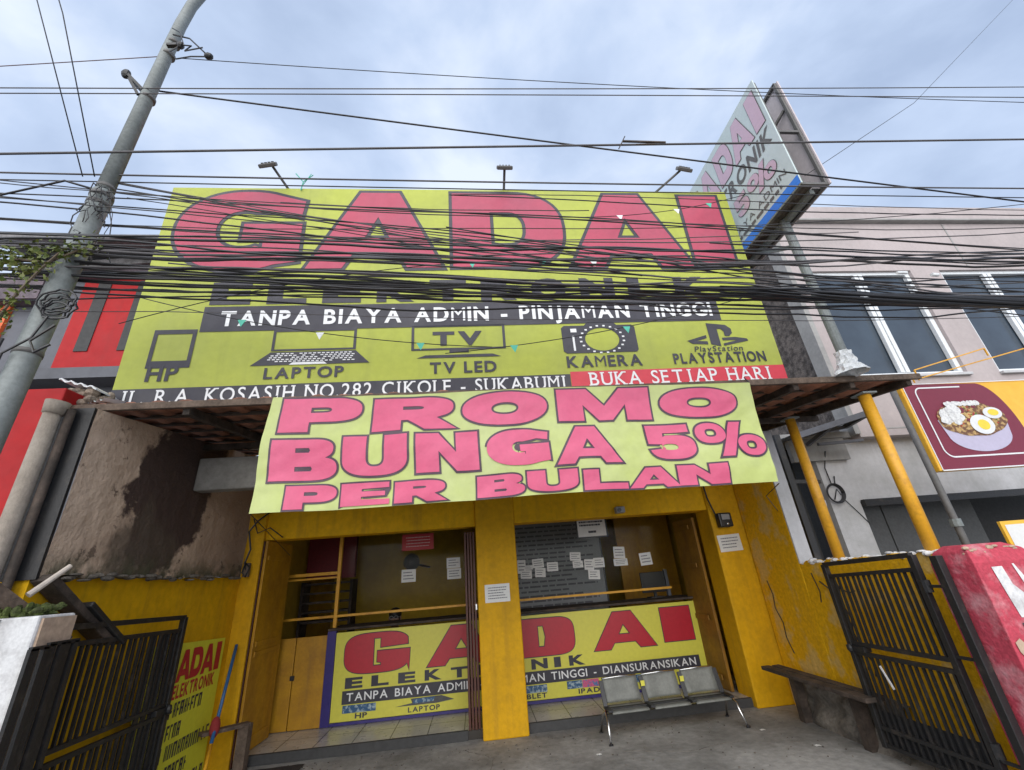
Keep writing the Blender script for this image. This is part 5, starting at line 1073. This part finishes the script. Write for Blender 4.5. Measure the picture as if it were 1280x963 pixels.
lr = thing('red_gateway', 'bright red gateway post with dark red slatted shutter beside the round column', 'gateway', (-3.2, 3.1, 0))
b = MB(); b.box(-3.27, -3.005, 3.14, 3.45, 0, 3.12); b.build('post', 'red_wall', lr, bevel=.01)
b = MB(); b.box(-5.2, -3.33, 3.30, 3.36, 0, 2.95); b.build('shutter', 'dark_red', lr)
b = MB()
for i in range(22): b.bar((-5.2, 3.28, .2 + i * .125), (-3.33, 3.28, .2 + i * .125), .045, .03)
b.build('slats', 'iron', lr)

# ================================================================== UTILITY POLE
up = thing('utility_pole', 'tall grey steel utility pole with its top bent over, wrapped in tangled wire', 'pole', (-2.64, 2.5, 0))
b = MB(); b.tube([(-2.72, 2.5, 0), (-2.69, 2.5, 2.9), (-2.655, 2.5, 4.4)], [.068, .066, .065], 20); b.tube([(-2.655, 2.5, 4.38), (-2.635, 2.5, 6.2), (-2.625, 2.5, 6.62), (-2.60, 2.5, 6.95), (-2.50, 2.48, 7.25), (-2.30, 2.45, 7.55), (-1.9, 2.4, 7.85)], [.054, .049, .047, .046, .044, .042, .038], 20); b.build('shaft', 'galv', up, smooth=True)
b = MB()
for z, r_ in ((3.05, .069), (4.28, .068), (4.36, .07), (4.45, .057), (5.5, .053), (6.12, .051), (6.3, .051)): b.tube([(-2.69 + .023 * (z - 2.9), 2.5, z - .015), (-2.69 + .023 * (z - 2.9), 2.5, z + .015)], r_, 18)
b.build('clamp_band', 'frame_grey', up, smooth=True)
b = MB(); b.bar((-2.665, 2.47, 5.56), (-2.79, 2.42, 5.69), .04, .025); b.bar((-2.67, 2.45, 5.48), (-2.76, 2.42, 5.64), .02); b.sphere((-2.80, 2.42, 5.70), .035, .03, .05, 8, 6); b.bar((-2.58, 2.42, 6.13), (-2.50, 2.42, 6.14), .03); b.sphere((-2.47, 2.42, 6.14), .03, .03, .04, 8, 6); b.sphere((-2.24, 2.46, 6.065), .04, .03, .03, 8, 6); b.build('insulator', 'iron', up)
b = MB(); b.tube([(-2.57, 2.42, 6.30), (-2.42, 2.42, 6.25), (-2.26, 2.45, 6.08)], .007, 5); b.tube([(-2.47, 2.42, 6.14), (-2.52, 2.4, 6.0), (-2.44, 2.4, 5.90), (-2.35, 2.42, 5.98), (-2.24, 2.46, 6.06)], .006, 5); b.tube([(-2.5, 2.42, 6.15), (-2.36, 2.4, 6.10), (-2.40, 2.4, 6.02), (-2.28, 2.42, 6.12)], .006, 5); b.tube([(-2.60, 2.42, 6.4), (-2.5, 2.4, 6.3), (-2.42, 2.4, 6.1)], .005, 5); b.build('jumper_wire', 'cable', up)
b = MB(); rg = random.Random(6)
for i in range(20):
    z = rg.choice((4.40, 4.34, 4.22, 3.95)); a = rg.uniform(-1.6, .6); p = Vector((-2.66 + .07 * math.cos(a), 2.5 + .07 * math.sin(a) - .02, z)); pts = [p]
    for k_ in range(6): p = p + Vector((rg.uniform(-.03, .05), rg.uniform(-.02, .02), rg.uniform(-.10, .02))); pts.append(p)
    b.tube(pts, rg.uniform(.002, .004), 5)
b.build('tangled_wire', 'cable', up); b = MB()
for i in range(5):
    c = Vector((-2.55 + rg.uniform(-.04, .04), 2.42, 3.33 + rg.uniform(-.05, .05))); ra = rg.uniform(.06, .11); b.tube([c + Vector((ra * math.cos(k_ * math.pi / 10), rg.uniform(-.01, .01), ra * .8 * math.sin(k_ * math.pi / 10))) for k_ in range(21)], .006, 5)
b.tube([(-2.52, 2.42, 3.2), (-2.6, 2.4, 3.08), (-2.55, 2.4, 3.0), (-2.48, 2.4, 3.05)], .008, 5); b.tube([(-2.78, 2.45, 2.6), (-2.72, 2.4, 3.0), (-2.60, 2.4, 3.1), (-2.56, 2.4, 3.25)], .007, 5); b.tube([(-2.62, 2.39, 2.2), (-2.77, 2.40, 2.75), (-2.75, 2.4, 3.1)], .008, 5); b.build('wire_coil', 'cable', up)
vn = thing('creeper', 'leafy green creeper hanging over the utility pole below the cable bundle', 'plant', (-2.70, 2.40, 3.2))
b = MB(); rg = random.Random(14); st_ = MB()
cl = [((-2.98, 2.42, 3.78), .13, .045, 60), ((-2.82, 2.40, 3.74), .13, .06, 90), ((-2.62, 2.39, 3.77), .13, .06, 110), ((-2.72, 2.38, 3.62), .10, .06, 80), ((-3.05, 2.42, 3.60), .10, .04, 36), ((-2.76, 2.37, 3.42), .045, .12, 60), ((-2.79, 2.37, 3.22), .045, .12, 66), ((-2.83, 2.37, 3.06), .035, .08, 40), ((-2.9, 2.4, 3.66), .10, .04, 44), ((-2.50, 2.4, 3.80), .08, .05, 40)]
for c, rx, rz, n in cl:
    for i in range(n):
        p = Vector(c) + Vector((rg.gauss(0, rx * .6), rg.gauss(0, .035), rg.gauss(0, rz * .6))); a = Vector((rg.uniform(-1, 1), rg.uniform(-1, .2), rg.uniform(-1, .5))).normalized(); l = rg.uniform(.022, .045); q = a.cross(Vector((rg.uniform(-1, 1), rg.uniform(-1, 1), rg.uniform(-1, 1)))).normalized() * l * .36
        b.add([p, p + a * l * .5 + q, p + a * l, p + a * l * .5 - q], [(0, 1, 2, 3)])
b.build('leaves', 'leaf', vn, fix=False)
st_.tube([(-3.1, 2.42, 3.62), (-2.9, 2.40, 3.70), (-2.7, 2.39, 3.66), (-2.5, 2.40, 3.80)], .008, 5); st_.tube([(-2.62, 2.38, 3.76), (-2.70, 2.38, 3.60), (-2.76, 2.37, 3.4), (-2.80, 2.37, 3.2), (-2.84, 2.37, 3.0)], .008, 5); st_.build('stem', 'stem', vn)

# ================================================================== OVERHEAD CABLES
WIRES=[
('thin brown wire meeting the pole at its highest insulator', 2.5, [0.002, 0.194, 6.6133], 0.004, -9, -2.66),
('thin wire sloping away from the insulator cluster towards the side sign', 2.5, [0.0036, -0.0409, 5.9669], 0.004, -2.5, 10),
('upper of the twin wires above the shop billboard', 2.45, [0.0009, 0.0508, 5.6926], 0.005, -9, 10),
('lower of the twin wires above the shop billboard', 2.45, [-0.0003, 0.0425, 5.6087], 0.005, -9, 10),
('black cable descending from the pole clamp across the sky in front of the side sign', 2.55, [0.0008, -0.1626, 5.2626], 0.008, -2.62, 9),
('single thick black wire crossing the sky midway between twin wires and billboard', 2.3, [-0.0001, 0.048, 4.7063], 0.009, -9, 10),
('grey cable just over the top edge of the billboard', 2.5, [0.0012, -0.0089, 4.5627], 0.007, -9, 10),
('thin wire skimming the top edge of the billboard', 2.6, [0.0007, -0.0136, 4.5946], 0.005, -9, 10),
('dashed-looking black wire in front of the pink parapet', 2.7, [-0.0021, -0.0751, 4.4269], 0.006, -1.5, 10),
]
FAN=[
(2.5, [-0.0023, -0.0666, 4.2117], 0.005, -8.0, 2.69),
(2.6, [-0.0118, -0.1376, 4.0911], 0.005, -8.0, 2.65),
(2.5, [0.002, -0.2388, 3.8847], 0.0055, -2.64, 0.95),
(2.5, [0.0032, -0.214, 3.9481], 0.004, -2.64, 1.08),
(2.45, [-0.0157, -0.1774, 3.7732], 0.006, -8.0, 1.29),
(2.55, [-0.0046, -0.1004, 3.9294], 0.006, -8.0, 0.96),
(2.6, [-0.0128, -0.1308, 3.9065], 0.005, -8.0, 0.96),
(2.65, [0.0065, -0.0156, 4.0667], 0.005, -8.0, 3.21),
(2.5, [0.0017, -0.1797, 3.9791], 0.005, -2.64, 3.06),
(2.55, [0.0051, -0.058, 4.4396], 0.005, -0.1, 9.0),
(2.4, [-0.001, -0.1345, 3.8423], 0.004, -8.0, 1.65),
(2.7, [0.006, 0.009, 4.1153], 0.004, -8.0, 3.59),
(2.45, [-0.0027, -0.1971, 3.8869], 0.004, -2.64, 0.95),
(2.6, [0.02, -0.0727, 3.6292], 0.005, -2.14, 3.29),
(2.7, [-0.0019, -0.0229, 3.5589], 0.0055, -8.0, 9.0),
(2.75, [0.0029, -0.0365, 3.4025], 0.003, -8.0, 9.0),
(2.6, [-0.0001, -0.045, 3.7842], 0.005, -8.0, 9.0),
(2.65, [0.0065, -0.0546, 3.6107], 0.006, -8.0, 9.0),
(2.55, [0.0089, -0.0278, 3.5273], 0.006, -8.0, 9.0),
(2.5, [0.02, -0.2505, 4.0328], 0.005, -0.14, 9.0),
(2.6, [0.0058, -0.0784, 3.7382], 0.0045, -8.0, 2.61),
(2.4, [0.012, -0.0308, 4.1584], 0.0035, -8.0, 0.97),
(2.6, [0.02, -0.0009, 4.1289], 0.0035, -8.0, 3.25),
(2.5, [0.0033, -0.06, 3.9935], 0.006, 1.94, 9.0),
(2.55, [-0.02, 0.1135, 3.4974], 0.006, 1.9, 9.0),
(2.5, [-0.0009, -0.0196, 4.4053], 0.0035, -0.11, 9.0),
(2.65, [0.0048, -0.2242, 3.923], 0.0035, -2.64, 0.46),
(2.5, [0.0099, -0.0709, 4.1838], 0.004, -8.0, 2.69),
]
BUNDLES=[
('upper bundle', 2.4, [0.0031, -0.0336, 3.7054], 10),
('main sagging bundle', 2.5, [0.0014, -0.0637, 3.561], 22),
('lower bundle', 2.6, [0.0045, -0.0532, 3.4861], 7),
]
GC = 'overhead cables along the street'
for lab, y, c, r_, xa, xb in WIRES:
    c = [0] * (3 - len(c)) + c
    b = MB(); n = 40; b.tube([(xa + (xb - xa) * i / n, y + (.0 if abs(xa + 2.6) > .2 else 0), c[0] * (xa + (xb - xa) * i / n) ** 2 + c[1] * (xa + (xb - xa) * i / n) + c[2]) for i in range(n + 1)], r_, 6)
    tag(b.build('overhead_wire', 'cable_brown' if 'brown' in lab else ('cable_grey' if 'twin' in lab or 'grey' in lab else 'cable'), smooth=True, base=((xa + xb) / 2, y, c[2])), lab, 'wire', GC)
rg = random.Random(33)
def hang(name, pts, r_, label, mt='cable', group=GC):
    b = MB(); b.tube(pts, r_, 6); o = b.build(name, mt, smooth=True, base=pts[len(pts) // 2]); tag(o, label, 'wire', group); return o
hang('overhead_wire', [(-4.2, .8, 8.2), (-3.2, 2.0, 5.9), (-2.76, 2.42, 4.48)], .004, 'thin wire dropping from the sky that ends just short of the pole')
hang('overhead_wire', [(-3.6, .8, 8.3), (-2.95, 2.0, 5.7), (-2.68, 2.42, 4.48)], .004, 'thin wire dropping from the sky right onto the pole clamp')
hang('overhead_wire', [(-5.6, 2.3, 3.55), (-3.45, 2.42, 4.2), (-2.9, 2.45, 4.47), (-2.66, 2.48, 4.40)], .008, 'stay cable rising steeply to a bend beside the pole clamp')
hang('overhead_wire', [(9.0, 3.0, 9.5), (5.2, 2.75, 6.2), (3.34, 2.72, 4.95)], .003, 'very thin wire slanting down from the sky to the side sign')
LBL = 'thin black cable of the loose fan strung in front of the billboard'
for y, c, r_, xa, xb in FAN:
    c = [0] * (3 - len(c)) + c; c[0] = max(-.008, min(.012, c[0]))
    if 2.5 < xb < 3.4: xb = 9.0
    n = 44; pts = []
    for i in range(n + 1):
        x = xa + (xb - xa) * i / n; pts.append((x, y + .02 * math.sin(x * .9 + y * 9), c[0] * x * x + c[1] * x + c[2] + .008 * math.sin(x * 1.7 + y * 20) + .010 * noise.noise(Vector((x * 2.2, y * 31, c[2] * 7)))))
    hang('overhead_wire', pts, r_, LBL, rg.choice(('cable', 'cable', 'cable_worn', 'cable_grey')), group='loose cables in front of the billboard')
for lab, y, c, nst in BUNDLES:
    nst = {'upper bundle': 7, 'main sagging bundle': 14, 'lower bundle': 5}[lab]
    t = thing('cable_bundle', 'thick black %s of lashed cables across the billboard' % lab, 'cable bundle', (0, y, c[2]), 'cable bundles across the billboard')
    spread = {'upper bundle': (.05, .016), 'main sagging bundle': (.09, .036), 'lower bundle': (.07, .02)}[lab]
    for s_ in range(nst):
        oy, oz = rg.gauss(0, spread[0]), rg.gauss(0, spread[1]); ph = rg.uniform(0, 6.28); fq = rg.uniform(.5, 1.3); am = rg.uniform(.012, .036); r_ = rg.choice((.004, .005, .006, .007, .009))
        pts = []
        for i in range(91):
            x = -8.0 + i * .195; tight = 1.0 - .55 * min(1, max(0, (x - 2.2) / 1.6)) if lab != 'lower bundle' else 1
            pts.append((x, y + oy * tight + .02 * math.sin(x * fq * 1.3 + ph), c[0] * x * x + c[1] * x + c[2] + oz * tight + am * tight * math.sin(x * fq * 1.9 + ph) + am * .5 * math.sin(x * 3.1 + ph * 2) + .014 * noise.noise(Vector((x * 2.6, s_ * 3.7, y)))))
        b = MB(); b.tube(pts, r_, 6); b.build('cable', rg.choice(('cable', 'cable', 'cable', 'cable_grey', 'cable_worn')), t, smooth=True)
    if lab == 'main sagging bundle':
        for s_ in range(9):
            a_ = s_ * 2.4; pts = []
            for i in range(46):
                x = 1.9 + i * .17; k_ = min(1, (x - 1.9) / 1.2); pts.append((x, y + .035 * math.cos(a_ + x * .7), c[0] * x * x + c[1] * x + c[2] - .035 * k_ + .03 * math.sin(a_ + x * .7) + (1 - k_) * rg.uniform(-.01, .01)))
            b = MB(); b.tube(pts, [.003 + .011 * min(1, i / 9) for i in range(46)], 6); b.build('cable', 'cable', t, smooth=True)
b = MB(); b.tube([(1.93, 2.36, 3.66), (1.99, 2.36, 3.66)], .03, 8); b.tube([(2.35, 2.42, 3.42), (2.62, 2.42, 3.40)], .03, 8)
t = thing('cable_joint', 'pale plastic joint clipped on the cable bundle over the pink building windows', 'cable joint', (3.35, 2.45, 3.45)); b = MB(); b.tube([(3.22, 2.33, 3.45), (3.30, 2.33, 3.45)], .012, 8); b.tube([(3.5, 2.33, 3.43), (3.55, 2.33, 3.425)], .014, 8); b.build('sleeve', 'plastic_bag', t)
# kite shaped rag caught on the wire
t = thing('stray_kite', 'small torn kite frame caught on the thick wire beside the side sign', 'kite', (1.5, 2.3, 4.8)); b = MB(); b.bar((1.36, 2.29, 4.86), (1.27, 2.27, 4.68), .008); b.bar((1.33, 2.29, 4.80), (1.70, 2.29, 4.795), .014); b.bar((1.44, 2.29, 4.765), (1.6, 2.29, 4.77), .008); b.build('stick', 'dark_wood', t)

# bunting strings in front of the billboard
def bunting(label, pts, flags, cols):
    t = thing('bunting_string', label, 'bunting', pts[len(pts) // 2], 'bunting strings in front of the billboard'); b = MB(); b.tube(pts, .004, 5); b.build('string', 'cable', t)
    pts = [Vector(p) for p in pts]
    for f_, mt in zip(flags, cols):
        k_ = f_ * (len(pts) - 1); i = min(int(k_), len(pts) - 2); p = pts[i].lerp(pts[i + 1], k_ - i)
        b = MB(); b.prism([p + Vector((-.035, -.005, 0)), p + Vector((.035, -.005, 0)), p + Vector((.004, -.012, -.075))], (0, -.003, 0)); b.build('pennant', mt, t)
def sagline(a, e, sag, n=24): 
    a, e = Vector(a), Vector(e); return [a.lerp(e, i / n) - Vector((0, 0, sag * 4 * (i / n) * (1 - i / n))) for i in range(n + 1)]
bunting('bunting string low across the phone and laptop pictures', sagline((-2.85, 3.30, 4.05), (.2, 3.2, 3.4), .1), (.3, .52, .8), ('sign_green', 'plastic_bag', 'sign_green'))
bunting('bunting string rising past the camera picture to the console emblem', sagline((-.2, 3.2, 3.35), (3.1, 3.3, 4.05), .1), (.18, .5, .75), ('sign_green', 'sign_green', 'plastic_bag'))
bunting('bunting string high across the D and last A of the headline', sagline((-2.9, 3.25, 3.75), (3.4, 3.25, 4.0), -.5, 30), (.47, .58, .66), ('sign_green', 'sign_green', 'plastic_bag'))
bunting('short bunting string between the last A and I of the headline', sagline((1.0, 3.3, 5.0), (3.2, 3.3, 5.35), .1), (.3, .6, .78), ('plastic_bag', 'plastic_bag', 'sign_green'))
# twig on the billboard edge
b = MB(); b.tube([(-1.72, 3.42, 5.5), (-1.70, 3.40, 5.60), (-1.78, 3.38, 5.70)], .006, 5); b.tube([(-1.70, 3.40, 5.60), (-1.60, 3.38, 5.68)], .005, 5); b.tube([(-1.70, 3.41, 5.57), (-1.63, 3.40, 5.72)], .004, 5)
tag(b.build('twig', 'sign_green', base=(-1.7, 3.42, 5.5)), 'thin greenish twig of wire sticking up beside a flood lamp', 'twig')

# ================================================================== GRIT ON THE FORECOURT
b = MB(); rg = random.Random(77)
for i in range(420):
    x, y = rg.uniform(-2.4, 3.2), rg.uniform(3.2, 5.66) if rg.random() < .8 else rg.uniform(5.3, 5.66)
    q = rg.uniform(.004, .011); b.sphere((x, y, q * .4), q, q * rg.uniform(.7, 1.2), q * .6, 6, 4)
tag(b.build('grit', 'footing', base=(0, 4.5, 0)), kind='stuff')
for i, (x, y, l) in enumerate(((2.75, 5.05, 'white paper scrap lying between the steel bench and the plank bench'), (2.95, 4.55, 'white paper scrap lying beside the foot of the iron gate'), (1.05, 4.95, 'white paper scrap lying before the middle pillar'))):
    b = MB(); b.grid(lambda u, v: Vector((x + u * .05, y + v * .035, .006 + .012 * abs(noise.noise(Vector((u * 3 + i, v * 3, 1)))))), 4, 3); tag(b.build('paper_scrap', 'paper', base=(x, y, 0)), l, 'litter', 'litter on the forecourt')
b = MB()
for pts in ([(-.2, 5.5), (.1, 5.2), (.05, 4.9), (.4, 4.6), (.6, 4.1)], [(1.3, 5.0), (1.9, 4.8), (2.3, 4.9), (2.9, 4.7)]):
    for p, q in zip(pts[:-1], pts[1:]):
        n_ = 6
        for j in range(n_):
            a = Vector(p).lerp(Vector(q), j / n_) + Vector((rg.uniform(-.012, .012), rg.uniform(-.012, .012))); e = Vector(p).lerp(Vector(q), (j + 1) / n_); b.bar((a.x, a.y, .001), (e.x, e.y, .001), rg.uniform(.002, .004), .003)
tag(b.build('ground_cracks', 'footing'), kind='structure')
